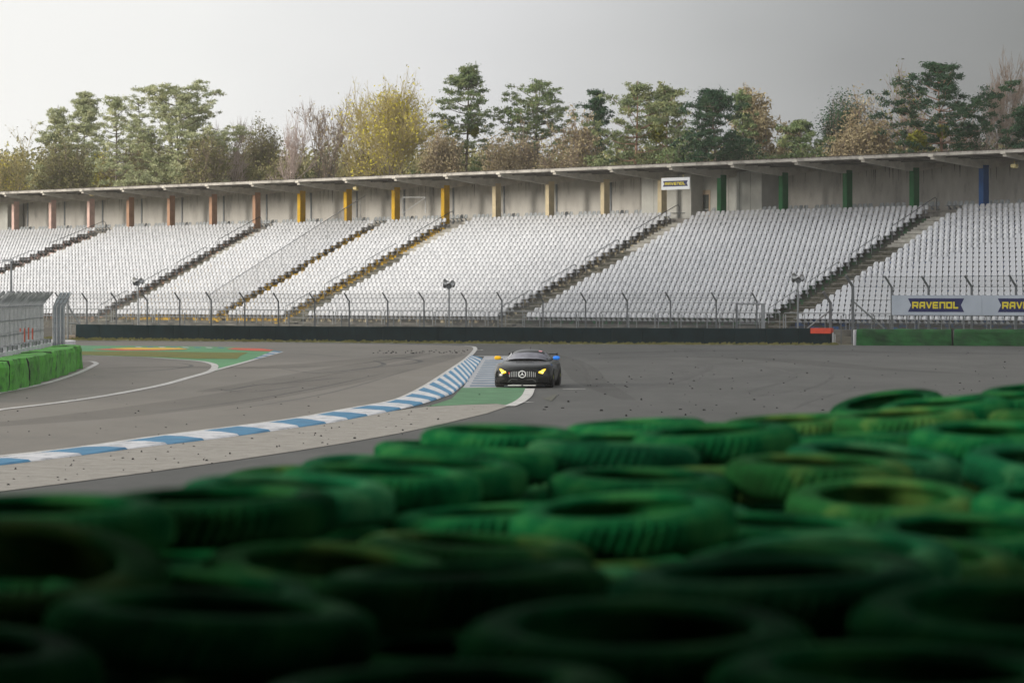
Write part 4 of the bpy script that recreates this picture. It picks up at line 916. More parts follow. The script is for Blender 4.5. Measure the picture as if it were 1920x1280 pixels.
        def fy(x, z): return -2.40 + .20 * ((x - .4) / .5) ** 2 + max(0, z - .45) * .42
        mb = MB(); outer = [(sgn * x, fy(x, z) - .02, z) for x, z in L0]; cx, cz = .655, .57
        inn = [(sgn * (cx + (x - cx) * .75), fy(x, z) - .045, cz + (z - cz) * .75) for x, z in L0]
        fr = [(i, (i + 1) % 8, 8 + (i + 1) % 8, 8 + i) for i in range(8)] + [tuple(range(8, 16))]; mb.add(outer + inn, fr)
        backr = [(sgn * x, fy(x, z) + .12, z) for x, z in L0]; mb.add(outer + backr, [(i, (i + 1) % 8, 8 + (i + 1) % 8, 8 + i) for i in range(8)])
        hl = part(mb, 'headlight', yl)
        mb = MB()
        for x, z, w, h in ((.63, .535, .15, .05), (.70, .60, .10, .025), (.67, .50, .05, .03)): mb.box((sgn * x, fy(x, z) - .055, z), (w, .02, h))
        part(mb, 'lamp_core', ylc, hl)
        # lower intake
        mb = MB(); mb.hexa([(sgn * .50, -2.40, .19), (sgn * .86, -2.27, .19), (sgn * .88, -2.25, .36), (sgn * .54, -2.41, .34)], [(sgn * .50, -2.2, .19), (sgn * .86, -2.1, .19), (sgn * .88, -2.1, .36), (sgn * .54, -2.2, .34)]); part(mb, 'air_intake', gloss)
        # wheels
        for yw, w_, rr in ((-1.45, .30, .335), (1.42, .32, .345)):
            mb = MB(); xo = .985 if yw < 0 else 1.0; rings = []
            for dx, r in ((0, rr * .62), (0.0, rr * .86), (-.03, rr * .97), (-.06, rr), (-w_ + .06, rr), (-w_ + .02, rr * .95), (-w_, rr * .8)):
                rings.append([(sgn * (xo + dx), yw + r * math.cos(k * math.pi / 14), rr + r * math.sin(k * math.pi / 14)) for k in range(28)])
            mb.grid(rings, close=True); wh_ = part(mb, 'wheel', tyre, smooth=True)
            mb = MB(); rg = []
            for dx, r in ((-.0, rr * .63), (-.06, rr * .60), (-.10, .02)): rg.append([(sgn * (xo + dx), yw + r * math.cos(k * math.pi / 10), rr + r * math.sin(k * math.pi / 10)) for k in range(20)])
            mb.grid(rg, close=True)
            for k in range(5):
                a = k * 2 * math.pi / 5; d = Vector((0, math.cos(a), math.sin(a))); c = Vector((sgn * (xo - .035), yw, rr)) + d * rr * .32; mb.box(c, (.03, .05, rr * .56), (Vector((1, 0, 0)), d.cross(Vector((1, 0, 0))), d))
            part(mb, 'rim', rim, wh_)
            mb = MB(); mb.box((sgn * (xo - .012), yw - .12, rr + .02), (.02, .05, .12)); part(mb, 'caliper', acc, wh_)
    # grille
    mb = MB(); gr = [(-.47, .40), (-.40, .35), (.40, .35), (.47, .40), (.44, .535), (.34, .575), (-.34, .575), (-.44, .535)]
    gy = lambda x: -2.40 + .16 * x * x
    mb.hexa([(x, gy(x), z) for x, z in gr], [(x, gy(x) + .12, z) for x, z in gr]); grille = part(mb, 'grille', gloss)
    mb = MB()
    for k in range(15):
        x = -.43 + k * .86 / 14; t_ = .56 - max(0, abs(x) - .3) * .25
        if abs(x) > .09: mb.box((x, gy(x) - .012, (.375 + t_) / 2), (.016, .02, t_ - .375))
    part(mb, 'grille_bar', chrome, grille)
    mb = MB(); mb.box((-.445, gy(.44) - .02, .50), (.035, .01, .06)); part(mb, 'badge', redm, grille)
    mb = MB(); c = Vector((0, -2.445, .465)); R0, r0 = .112, .013
    for k in range(28):
        pass
    rings = []
    for k in range(29):
        a = k * 2 * math.pi / 28; d = Vector((math.cos(a), 0, math.sin(a))); rings.append([c + d * (R0 + r0 * math.cos(j * math.pi / 3)) + Vector((0, r0 * math.sin(j * math.pi / 3), 0)) for j in range(6)])
    mb.grid(rings, close=True)
    for k in range(3):
        a = math.pi / 2 + k * 2 * math.pi / 3; d = Vector((math.cos(a), 0, math.sin(a))); n = Vector((-d.z, 0, d.x)); mb.add([c + n * .018 + Vector((0, -.012, 0)), c - n * .018 + Vector((0, -.012, 0)), c + d * .112 + Vector((0, -.004, 0)), c + Vector((0, .01, 0))], [(0, 1, 2), (0, 2, 3), (1, 3, 2)])
    part(mb, 'star_emblem', mat('bright chrome', (.85, .85, .85), rough=.35), car)
    mb = MB(); mb.add([c + Vector((0, .022, 0))] + [c + Vector((.105 * math.cos(k * math.pi / 10), .02, .105 * math.sin(k * math.pi / 10))) for k in range(20)], [(0, 1 + k, 1 + (k + 1) % 20) for k in range(20)]); part(mb, 'emblem_disc', gloss)
    # lower centre intake, lip, splitter
    mb = MB(); mb.hexa([(-.40, -2.42, .21), (.40, -2.42, .21), (.32, -2.42, .29), (-.32, -2.42, .29)], [(-.40, -2.3, .21), (.40, -2.3, .21), (.32, -2.3, .29), (-.32, -2.3, .29)]); part(mb, 'air_intake', gloss)
    mb = MB(); mb.tube([(-.46, -2.43, .215), (-.36, -2.435, .295), (-.15, -2.435, .285)], .010, 4); mb.tube([(.46, -2.43, .215), (.36, -2.435, .295), (.15, -2.435, .285)], .010, 4); part(mb, 'intake_trim', mat('satin trim', (.10, .10, .10), rough=.4))
    mb = MB(); sp_ = [(-.90, -2.10), (-.86, -2.34), (-.5, -2.48), (0, -2.50), (.5, -2.48), (.86, -2.34), (.90, -2.10)]; mb.hexa([(x, y, .085) for x, y in sp_], [(x, y, .112) for x, y in sp_]); part(mb, 'splitter', gloss)
    mb = MB()
    for x0, x1 in ((-.48, -.02), (.04, .46)): mb.add([(x0, -2.505 + .05 * abs(x0), .082), (x1, -2.505 + .05 * abs(x1), .082), (x1, -2.505 + .05 * abs(x1), .108), (x0, -2.505 + .05 * abs(x0), .108)], [(0, 1, 2, 3)])
    part(mb, 'splitter_edge', wh)
    mb = MB(); mb.tube([(-.30, -1.25, .86), (-.24, -1.1, .885), (.24, -1.1, .885), (.30, -1.25, .86)], .011, 4); part(mb, 'bonnet_vent', gloss)
    mb = MB(); mb.tube([(-.05, -.70, .925), (.35, -.62, .94)], .012, 4); mb.tube([(-.55, -.66, .91), (-.30, -.60, .93)], .012, 4); part(mb, 'wiper', gloss)
    mb = MB(); mb.add([(.36, -.03, 1.19), (.47, -.03, 1.175), (.48, .02, 1.20), (.37, .02, 1.215)], [(0, 1, 2, 3)]); part(mb, 'sticker', mat('pink sticker', (.8, .35, .4)))
    mb = MB(); mb.box((0, 2.15, 1.06), (1.66, .30, .03)); mb.box((-.83, 2.15, 1.04), (.02, .36, .12)); mb.box((.83, 2.15, 1.04), (.02, .36, .12)); mb.box((-.45, 2.10, .96), (.03, .2, .2)); mb.box((.45, 2.10, .96), (.03, .2, .2)); part(mb, 'rear_wing', gloss)
    mb = MB(); mb.tube([(0, 1.0, 1.24), (0, 1.02, 1.33)], .008, 4); part(mb, 'antenna', gloss)
    return car
car = build_car()

# ------------------------------------------------------------------ trees
def leaf_quads(C, size, asp=.45, rs=NR):
    n = len(C); a = rs.normal(size=(n, 3)); a /= np.linalg.norm(a, axis=1)[:, None]; b = rs.normal(size=(n, 3)); b -= (a * b).sum(1)[:, None] * a; b /= np.linalg.norm(b, axis=1)[:, None]
    s = size * rs.uniform(.6, 1.3, (n, 1)); a = a * s; b = b * s * asp
    V = np.stack([C - a - b, C + a - b, C + a + b, C - a + b], 1).reshape(-1, 3); return V, np.arange(4 * n).reshape(-1, 4)
def seg_tubes(segs):
    A = np.array([s[0] for s in segs]); B = np.array([s[1] for s in segs]); ra = np.array([s[2] for s in segs])[:, None]; rb = np.array([s[3] for s in segs])[:, None]
    d = B - A; d /= np.linalg.norm(d, axis=1)[:, None] + 1e-9; h = np.where(np.abs(d[:, 2:3]) > .9, np.array([[1., 0, 0]]), np.array([[0, 0, 1.]])); u = np.cross(d, h); u /= np.linalg.norm(u, axis=1)[:, None]; w = np.cross(d, u)
    vs = []
    for P, r in ((A, ra), (B, rb)):
        for k in range(3): c, s = math.cos(k * 2.0944), math.sin(k * 2.0944); vs.append(P + u * r * c + w * r * s)
    V = np.stack(vs, 1).reshape(-1, 3); n = len(segs); base = np.arange(n)[:, None] * 6
    Q = np.concatenate([base + np.array([[k, (k + 1) % 3, 3 + (k + 1) % 3, 3 + k]]) for k in range(3)]); return V, Q
def finish_tree(name, label, cat, p, big, small, leaves, lm, bark, twigm, size, mist=None, group='trees behind the grandstand', asp=.45):
    o = empty(name, p, label, cat, group)
    V, Q = seg_tubes(big); np_mesh('trunk', V, Q, M[bark], o, True)
    if leaves is not None and len(leaves):
        V, Q = leaf_quads(leaves, size, asp); c = np_mesh('crown', V, Q, M[lm], o, True)
        if small: V, Q = seg_tubes(small); np_mesh('branches', V, Q, M[twigm], o, True)
    elif small: V, Q = seg_tubes(small); np_mesh('crown', V, Q, M[twigm], o, True)
    for (x, y, z, r) in (mist or []):
        C = NR.normal(size=(420, 3)); C = C / np.linalg.norm(C, axis=1)[:, None] * (NR.rand(420, 1) ** .4) * r + np.array([x, y, z]); V, Q = leaf_quads(C, .12, .5); np_mesh('mistletoe', V, Q, M['l_mis'], o, True)
    return o
def pine(p, Ht, Rw, label, z0=.35, lm='l_pine', shape='cone', dens=1.0, bark='bark', size=.17, mist=None, seed=0, lean=0.0):
    rs = random.Random(seed); big, small, LV = [], [], []
    tr = [np.array([lean * Ht * (f ** 2) + .25 * math.sin(f * 5 + seed), 0, Ht * f]) for f in np.linspace(0, 1, 12)]
    for i in range(11): big.append((tr[i], tr[i + 1], .26 * (1 - i / 11) + .04, .26 * (1 - (i + 1) / 11) + .03))
    z = z0 * Ht
    while z < Ht * .985:
        f = (z / Ht - z0) / (1 - z0)
        if shape == 'cone': pr = (1 - f) ** .75 * (.75 + .25 * math.sin(min(f * 6, 1.57)))
        elif shape == 'round': pr = max(.05, math.sin(math.pi * (.12 + .85 * f))) ** .7
        else: pr = (.45 + .75 * max(0, math.sin(math.pi * min(f * 1.02, 1))) ** .8) * (1 if f < .8 else (1.02 - f) / .22)
        c0 = np.array([np.interp(z / Ht, np.linspace(0, 1, 12), [q[0] for q in tr]), 0, z]); nb = rs.randint(3, 5)
        a0 = rs.uniform(0, 6.28)
        for b in range(nb):
            if rs.random() > .88 * min(1.1, .75 + .25 * dens): continue
            az = a0 + b * 6.28 / nb + rs.uniform(-.5, .5); L_ = Rw * pr * rs.uniform(.45, 1.18); 
            if L_ < .25: L_ = .25
            up = rs.uniform(-.02, .30) + .45 * f; d = np.array([math.cos(az), math.sin(az), up]); prev = c0; n = max(3, int(L_ / .7)); pts = [c0]
            for k in range(1, n + 1):
                q = c0 + d * L_ * k / n + np.array([0, 0, -.10 * L_ * math.sin(math.pi * k / n)]) + np.array([rs.uniform(-.1, .1) for _ in range(3)]); big.append((prev, q, .06 * (1 - k / (n + 1)) + .015, .05 * (1 - (k + 1) / (n + 2)) + .01)); prev = q; pts.append(q)
            for k in range(1, n + 1):
                fr = k / n
                if fr < .38: continue
                ns = int(rs.uniform(1.4, 3.6) * dens + .5)
                for s_ in range(ns):
                    spd = .26 + .07 * L_
                    c = pts[k] + np.array([rs.gauss(0, spd), rs.gauss(0, spd), abs(rs.gauss(0, .16)) + .05]); 
                    small.append((pts[k], c, .014, .008)); LV.append((c, rs.uniform(.14, .30)))
        z += rs.uniform(.55, .95) * (1.2 - .4 * f)
    C = []
    for c, r in LV:
        n = int(64 * (r / .26)); q = NR.normal(size=(n, 3)) * np.array([r, r, r * .55]) * .75; C.append(q + c)
    C = np.concatenate(C)
    return finish_tree('pine_tree', label, 'tree', p, big, small, C, lm, bark, 'twig', size * .50, mist, asp=.34)
def bare(p, Ht, Rw, label, tw='twig', leaves=0, lm='l_yel', bark='bark', seed=0, stems=1, fork=.34, upness=.12, levels=5, name='bare_tree', mist=None, lsize=.10, cb=.46, spread=.85, lspread=.18):
    rs = random.Random(seed); big, small, tips = [], [], []
    def grow(q, d, L_, r, lev):
        n = 3; pts = [q]; dd = d.copy()
        for k in range(n):
            dd = dd + np.array([rs.gauss(0, .10), rs.gauss(0, .10), .05 * upness]); dd /= np.linalg.norm(dd); q2 = pts[-1] + dd * L_ / n; (big if lev < 2 else small).append((pts[-1], q2, r * (1 - .18 * k), r * (1 - .18 * (k + 1)))); pts.append(q2)
        if lev >= levels: tips.extend(pts[1:]); return
        nc = rs.randint(2, 3) + (1 if lev < 4 else 0)
        for c in range(nc):
            k = n if c == 0 else rs.randint(1, n); a = rs.uniform(.3, spread + .25) * (0.5 if c == 0 else 1); az = rs.uniform(0, 6.28)
            ax = np.array([math.cos(az), math.sin(az), rs.uniform(-.1, .3)]); nd = dd * math.cos(a) + ax * math.sin(a); nd[2] += .16 * upness; nd /= np.linalg.norm(nd)
            grow(pts[k], nd, L_ * rs.uniform(.62, .86), max(r * .60, .017), lev + 1)
    zb = cb * Ht; big.append((np.array([0, 0, 0.]), np.array([.12, 0, zb * .6]), .26, .20)); big.append((np.array([.12, 0, zb * .6]), np.array([0, 0, zb]), .20, .15)); nb0 = len(big)
    for s_ in range(stems):
        az = rs.uniform(0, 6.28); tl = 0 if stems == 1 else rs.uniform(.12, .55); grow(np.array([0, 0, zb]), np.array([math.cos(az) * tl, math.sin(az) * tl, 1.]), Ht * (1 - cb) * fork, .15 / math.sqrt(stems), 0)
    allp = np.array([s[1] for s in big[nb0:] + small]); zmax = np.percentile(allp[:, 2], 99.5) - zb; k = (Ht - zb) / zmax; rx = np.percentile(np.hypot(allp[:, 0], allp[:, 1]), 95); kx = Rw / rx
    S = np.array([kx, kx, k]); O_ = np.array([0, 0, zb]); T_ = lambda q: (q - O_) * S + O_
    big = big[:nb0] + [(T_(a), T_(b), r0, r1) for a, b, r0, r1 in big[nb0:]]; small = [(T_(a), T_(b), r0, r1) for a, b, r0, r1 in small]
    C = None
    if leaves:
        T = T_(np.array(tips)); idx = NR.randint(0, len(T), leaves); C = T[idx] + NR.normal(size=(leaves, 3)) * lspread
    return finish_tree(name, label, 'tree', p, big, small, C, lm, bark, tw, lsize, mist)
def tp(px, py, Y): q = at(px, py, Y); return Vector((q.x, q.y, 0)), q.z
def Yb(px, extra=14): 
    k = (px - 960) / F; t = (k * (AY + 3.6 * .65) - (AX + 3.6 * .76)) / (BX - k * BY); return AY + BY * t + 3 + extra / .65
TREES = [  # kind, px, top py, half width px, label, options
 ('bare', 22, 243, 62, 'pale yellowish bare tree at the left edge of the photo', dict(tw='twig_y', leaves=1800, seed=1, stems=3, lm='l_olive')),
 ('pine', 106, 197, 48, 'slim pine leaning beside the taller pine at the left', dict(z0=.42, dens=1.1, seed=2, shape='cone', lm='l_pale')),
 ('pine', 155, 176, 66, 'tall dense pine with a visible trunk, left part of the tree line', dict(z0=.36, dens=1.9, seed=3, shape='cone', lm='l_pale')),
 ('pine', 214, 185, 30, 'thin see-through pine between two dense pines at the left', dict(z0=.45, dens=.6, seed=4, shape='round', lm='l_pale')),
 ('pine', 262, 186, 26, 'thin pale pine directly left of the broadest pine', dict(z0=.5, dens=.6, seed=5, shape='round', lm='l_pale')),
 ('pine', 335, 168, 92, 'broadest rounded pine in the left part of the tree line', dict(z0=.34, dens=2.3, seed=6, shape='round', lm='l_pale')),
 ('shrub', 265, 262, 62, 'olive leafy tree below the thin pale pines', dict(lm='l_olive', leaves=9000, seed=7)),
 ('shrub', 375, 262, 50, 'olive brown twiggy tree at the right foot of the broadest pine', dict(lm='l_olive', leaves=5200, seed=8)),
 ('bare', 432, 226, 45, 'pale pinkish bare tree right of the broadest pine', dict(tw='twig_p', seed=9, stems=3)),
 ('shrub', 505, 238, 46, 'round brown-green tree right of the pinkish bare tree', dict(lm='l_olive', leaves=7000, seed=10)),
 ('shrub', 560, 292, 60, 'low olive brown tree below the branching bare trees', dict(lm='l_olive', leaves=8000, seed=11)),
 ('shrub', 602, 300, 24, 'small dark green bush just above the roof, left of the yellow bare tree', dict(lm='l_dark', leaves=5000, seed=12)),
 ('bare', 600, 188, 58, 'widely branching brown bare tree left of the yellow one', dict(tw='twig', leaves=600, lm='l_brown', seed=13, stems=2)),
 ('bare', 668, 190, 52, 'yellowish many-stemmed bare tree left of the tallest yellow one', dict(tw='twig_y', seed=14, stems=4)),
 ('bare', 745, 160, 84, 'tallest yellow bare tree with fine upright twigs and yellow buds', dict(tw='twig_y', leaves=3600, seed=15, stems=6, levels=6, lspread=.3)),
 ('pine', 873, 120, 82, 'tallest pine in the middle of the tree line', dict(z0=.45, dens=1.5, seed=16, shape='cone', mist=[(.7, -.5, 17.3, .5)])),
 ('shrub', 832, 258, 34, 'tan leafed tree at the left foot of the tallest pine', dict(lm='l_brown', leaves=6000, seed=17)),
 ('shrub', 940, 262, 55, 'reddish brown rounded tree between two middle pines', dict(lm='l_brown', leaves=9000, seed=18)),
 ('pine', 1010, 156, 60, 'pine with drooping side branches right of the tallest pine', dict(z0=.42, dens=1.2, seed=19, shape='umb')),
 ('bare', 1080, 210, 40, 'brown bare tree between two pines in the middle', dict(tw='twig', leaves=2200, lm='l_brown', seed=20, stems=2)),
 ('pine', 1118, 168, 44, 'narrow dark pine right of the middle bare tree', dict(z0=.42, dens=1.1, seed=21, shape='cone', lm='l_dark')),
 ('pine', 1190, 152, 50, 'light green pine with mistletoe above the small sign', dict(z0=.42, dens=1.3, seed=22, shape='umb', lm='l_pinel', bark='bark_r', mist=[(1.8, -.6, 16.0, .8), (2.3, -.7, 13.6, .6)])),
 ('pine', 1245, 172, 40, 'light green pine with reddish trunk just right of the sign', dict(z0=.45, dens=1.3, seed=23, shape='round', lm='l_pinel', bark='bark_r')),
 ('pine', 1338, 176, 52, 'dense dark green rounded pine right of the light pines', dict(z0=.38, dens=1.9, seed=24, shape='umb', lm='l_dark')),
 ('pine', 1397, 173, 18, 'tiny-crowned slim pine peeking behind the brown tree', dict(z0=.75, dens=1.0, seed=25, shape='cone', lm='l_pine')),
 ('bare', 1437, 172, 52, 'bare tree with reddish brown hanging leaves', dict(tw='twig', leaves=6500, lm='l_brown', seed=26, lsize=.12)),
 ('pine', 1500, 232, 42, 'low green pine between the brown tree and the dark one', dict(z0=.45, dens=1.3, seed=27, shape='umb', lm='l_pine')),
 ('shrub', 1582, 188, 44, 'dark green ivy covered tree left of the brown twiggy one', dict(lm='l_dark', leaves=9500, seed=28)),
 ('shrub', 1632, 192, 58, 'large brown twiggy tree with yellow tints, right part of the tree line', dict(lm='l_brown', leaves=9500, seed=29)),
 ('bare', 1700, 132, 44, 'slim dark bare tree leaning beside the big dark pine', dict(tw='twig', leaves=500, lm='l_mis', seed=30, stems=2, mist=[(1.2, -.4, 13.2, .6)])),
 ('pine', 1765, 127, 92, 'biggest dark spreading pine at the right with yellow mistletoe', dict(z0=.45, dens=1.7, seed=31, shape='umb', lm='l_dark', bark='bark_r', mist=[(-1.9, -1.0, 14.2, .8), (1.5, -1.2, 12.8, .7), (.0, -1, 14.9, .5)])),
 ('bare', 1880, 118, 52, 'tall bare tree with upright twigs near the right edge', dict(tw='twig', seed=32, stems=3, levels=6)),
 ('pine', 1925, 200, 30, 'dark green tree cut by the right edge of the photo', dict(z0=.2, dens=1.9, seed=33, shape='round', lm='l_dark')),
 ('shrub', 120, 268, 60, 'olive and yellow undergrowth tree below the left pines', dict(lm='l_olive', leaves=9000, seed=34)),
 ('shrub', 200, 290, 20, 'bright yellow budding bush right of the left pine trunk', dict(lm='l_yel', leaves=2600, seed=35)),
 ('shrub', 12, 290, 30, 'yellow green budding bush at the left edge above the roof', dict(lm='l_yel', leaves=2200, seed=36)),
 ('shrub', 700, 268, 45, 'yellow budding bush under the tallest yellow bare tree', dict(lm='l_yel', leaves=2000, seed=37)),
 ('shrub', 1060, 280, 50, 'low brown undergrowth tree below the middle pines', dict(lm='l_brown', leaves=4000, seed=38)),
 ('shrub', 1205, 262, 50, 'mossy olive tree above the light grey cabin', dict(lm='l_olive', leaves=7000, seed=39)),
 ('shrub', 1290, 250, 48, 'low green tree behind the small roof sign', dict(lm='l_pine', leaves=6500, seed=40)),
 ('shrub', 1400, 262, 55, 'low dark undergrowth tree under the brown hanging leaves', dict(lm='l_dark', leaves=5500, seed=41)),
 ('shrub', 1515, 278, 45, 'low dark green tree left of the brown twiggy tree', dict(lm='l_dark', leaves=5500, seed=42)),
 ('bare', 1690, 215, 60, 'arching brown bare tree below the biggest dark pine', dict(tw='twig', leaves=900, lm='l_brown', seed=43, stems=3)),
 ('bare', 1810, 215, 55, 'fine reddish bare tree between the dark pine and the right edge', dict(tw='twig', seed=44, stems=3, levels=6)),
 ('shrub', 1825, 262, 26, 'small dark green tree under the right side of the big pine', dict(lm='l_dark', leaves=4500, seed=45)),
 ('shrub', 450, 285, 30, 'low green-brown tree under the pinkish bare tree', dict(lm='l_olive', leaves=5000, seed=46)),
 ('bare', 550, 205, 40, 'faint pale bare tree behind the brown branching one', dict(tw='twig_p', seed=47, stems=2)),
 ('bare', 985, 235, 36, 'pinkish fine bare tree behind the middle pines', dict(tw='twig', seed=48, stems=2, leaves=900, lm='l_brown')),
]
for i, (kind, px, py, hw, lab, op) in enumerate(TREES):
    Y = Yb(px, 10 + (i * 7) % 16); base_, top = tp(px, py, Y); w = hw / F * Y * 1.0
    if kind == 'pine': pine(base_, top, w * 1.22, lab, **op)
    elif kind == 'bare': bare(base_, top, w * 1.1, lab, **op)
    else:
        s = op.pop('seed'); op['leaves'] = int(op['leaves'] * 1.7); bare(base_, top, w, lab, stems=4, seed=s, levels=5, name='leafy_tree', lsize=.078, lspread=.36, upness=.3, spread=.8, **op)

# far wood behind everything, reads as one mass
C = []
for k in range(230):
    px = R.uniform(-60, 1980); Y = Yb(px, 60 + R.uniform(0, 40)); q = at(px, R.uniform(288, 335), Y); n = 300
    C.append(NR.normal(size=(n, 3)) * np.array([2.4, 2.0, 1.3]) + np.array([q.x, q.y, q.z - 1.5]))
C = np.concatenate(C); C = C[C[:, 2] > 4]; V, Q = leaf_quads(C, .22, .5); tag(np_mesh('far_wood', V, Q, M['l_olive']), 'hazy olive undergrowth seen through the trees above the roof', 'wood', kind='stuff')

# ------------------------------------------------------------------ foreground tyres
def tyre_mesh():
    n = 232; mb = MB(); rows = []
    prof = [(.212, .026), (.218, .010), (.235, .003), (.275, .005), (.303, .018), (.318, .036), (.322, .05), (.322, .08), (.322, .11), (.318, .124), (.303, .142), (.275, .156), (.235, .158), (.218, .152), (.212, .138), (.228, .122), (.262, .108), (.272, .08), (.262, .055), (.228, .04)]
    for k in range(n):
        a = k * 2 * math.pi / n; row = []
        for j, (r, z) in enumerate(prof):
            rr = r
            sh = 0
            if 5 <= j <= 9: rr = r - (.012 if (k % 4 > 1) else 0)
            if j in (4, 10): rr = r - (.010 if (k % 4 > 1) else 0)
            aa = a + (z - .08) * 1.1
            row.append((rr * math.cos(aa), rr * math.sin(aa), .158 - (.158 - z) * .76))
        rows.append(row)
    np_ = len(prof); fs = []
    for k in range(n):
        for j in range(np_): fs.append((k * np_ + j, ((k + 1) % n) * np_ + j, ((k + 1) % n) * np_ + (j + 1) % np_, k * np_ + (j + 1) % np_))
    mb.add([p for r in rows for p in r], fs); return mb
tm = tyre_mesh(); TYM = {}
for key in ('tyre_g', 'tyre_y', 'tyre_t'):
    me = bpy.data.meshes.new('tyre'); me.from_pydata(tm.v, [], tm.f); me.update(); me.materials.append(M[key]); me.polygons.foreach_set('use_smooth', [True] * len(tm.f)); TYM[key] = me
# top tyres measured in the photo: px centre, py of the rim plane, px width, paint, tilt (about x, about y)
TOP = [(1002, 803, 330, 'g', 0, 0, 'flat green tyre on the crest, nearest below the white-edged green verge'), (1195, 789, 270, 'g', -2, -3, 'green tyre peeking over the crest of the pile near the middle'),
 (1345, 803, 315, 'g', 0, -4, 'large green tyre with sharp ribbed tread on the crest of the pile'), (1205, 830, 335, 't', 0, 0, 'teal green tyre in front of the crest near the middle'),
 (860, 840, 340, 'g', 0, 0, 'green tyre forming the left shoulder of the crest'), (845, 866, 350, 'g', 0, 0, None), (1090, 858, 330, 't', 0, 0, None),
 (1325, 893, 340, 'y', 3, 0, 'yellowed tyre with an open dark hole in the middle of the pile'), (1495, 862, 350, 'y', 0, 0, 'yellow-edged green tyre above and right of the open-holed one'),
 (1585, 922, 355, 'y', 5, 0, 'olive tyre with a wide black hole right of the middle'), (1655, 845, 330, 't', 2, 4, 'pale teal tyre right of the middle'),
 (1850, 803, 330, 'g', 2, 0, 'green tyre with a long thin dark opening at the right'), (1668, 748, 216, 'g', 6, -9, 'tilted green tyre on the crest at the right, hole facing left'),
 (1480, 784, 262, 'y', 0, -3, 'ribbed tyre on the crest between the large ribbed tyre and the tilted one'), (1572, 780, 250, 'g', 0, -3, None), (1697, 772, 268, 'y', 0, -4, None), (1765, 752, 255, 'g', 0, -5, None),
 (1955, 724, 232, 'g', 0, -4, 'green tyre highest in the picture at the right edge'), (1880, 742, 245, 'g', 0, -4, None), (1990, 765, 270, 'y', 0, 0, None), (1975, 858, 350, 't', 5, 5, 'teal tyre cut by the right edge of the photo'),
 (1770, 985, 390, 'g', 3, 0, None), (1930, 925, 370, 'g', 3, 0, None), (1165, 945, 410, 'g', 2, -4, None), (943, 955, 405, 'g', -2, -3, None), (960, 1010, 430, 'y', 0, 0, None), (1480, 975, 400, 'g', 0, 0, None),
 (30, 1035, 590, 'y', 10, 4, 'big tilted tyre with a dark hole at the left edge of the photo'), (338, 1130, 630, 'g', 0, 0, 'wide flat tyre in the lower left with a thin black opening'), (-90, 1200, 650, 'g', 0, 3, None),
 (400, 925, 478, 'g', 0, 0, 'long-looking green tyre at the upper left of the pile'), (90, 944, 500, 'g', 0, 0, 'green tyre at the left edge nearest the asphalt'), (560, 902, 400, 't', 0, 0, None), (705, 880, 385, 'g', 0, 0, None),
 (1450, 1065, 620, 't', 0, 0, 'dim teal tyre in the lower middle'), (1210, 1165, 675, 'g', 2, 0, 'wide dim tyre at the lower middle'), (1910, 1130, 665, 'g', 3, 0, 'dim tyre at the lower right edge'), (1680, 1245, 715, 'g', 0, 0, None), (830, 1275, 730, 'g', 0, 0, None),
 (610, 1050, 500, 'y', 3, 4, None), (870, 1065, 550, 'g', 0, 0, None), (300, 1010, 0, 'g', 0, 0, None)]
TY = []
for px, py, w, c, rx, ry, lab in TOP:
    if not w: continue
    Y = F * .644 / w; z = H - (py - HY) * Y / F - .158; TY.append([(px - 960) / F * Y, Y, z, c, math.radians(rx), math.radians(ry), lab])
# settle overlapping neighbours mostly in depth, as seen from above the pile
O0 = [tuple(t[:2]) for t in TY]; PY0 = [H - 0] * len(TY)
KP = [((t[0] / t[1]), (H - t[2] - .158) / t[1]) for t in TY]
for it in range(400):
    for i in range(len(TY)):
        for j in range(i):
            a, b = TY[i], TY[j]; dx, dy = a[0] - b[0], a[1] - b[1]; d = math.hypot(dx, dy)
            if d < .62:
                s_ = (.63 - d) * .22; sy = 1 if dy >= 0 else -1
                a[1] += sy * s_ * .8; b[1] -= sy * s_ * .8; sx = 1 if dx >= 0 else -1; a[0] += sx * s_ * .25; b[0] -= sx * s_ * .25
    for t, (kx_, kz_), (x0, y0) in zip(TY, KP, O0):
        t[1] = min(max(t[1], y0 * .86), y0 * 1.16); x1 = kx_ * t[1]; t[0] = min(max(t[0], x1 - .14), x1 + .14); t[2] = min(max(H - kz_ * t[1], 2.05), 2.50) - .158
for i in range(len(TY)):           # where two still overlap the nearer one lies a little lower
    for j in range(len(TY)):
        a, b = TY[i], TY[j]
        if i != j and a[1] < b[1] and math.hypot(a[0] - b[0], a[1] - b[1]) < .52 and abs(a[2] - b[2]) < .12: a[2] = b[2] - .12
silx, sily = [0, 300, 400, 840, 1010, 1560, 1760, 1920, 2100], [938, 905, 885, 800, 785, 775, 745, 722, 700]
def sil(px): return np.interp(px, silx, sily)
fill = []
cand = [(x, y) for y in np.arange(4.6, 21.5, .13) for x in np.arange(-3.2, 4.2, .13)]; R.shuffle(cand)
for x, y in cand:
    px = 960 + F * x / y
    if not -420 < px < 2350: continue
    if any(math.hypot(x - t[0], y - t[1]) < .60 for t in TY): continue
    z = 2.27 + R.uniform(-.10, .03) - .158; _, pyt = proj((x, y, z + .2))
    if pyt < sil(px) + 8: continue
    TY.append([x, y, z, R.choice('ggtgy'), math.radians(R.uniform(-4, 5)), math.radians(R.uniform(-4, 4)), None])
ZBANK = 1.93
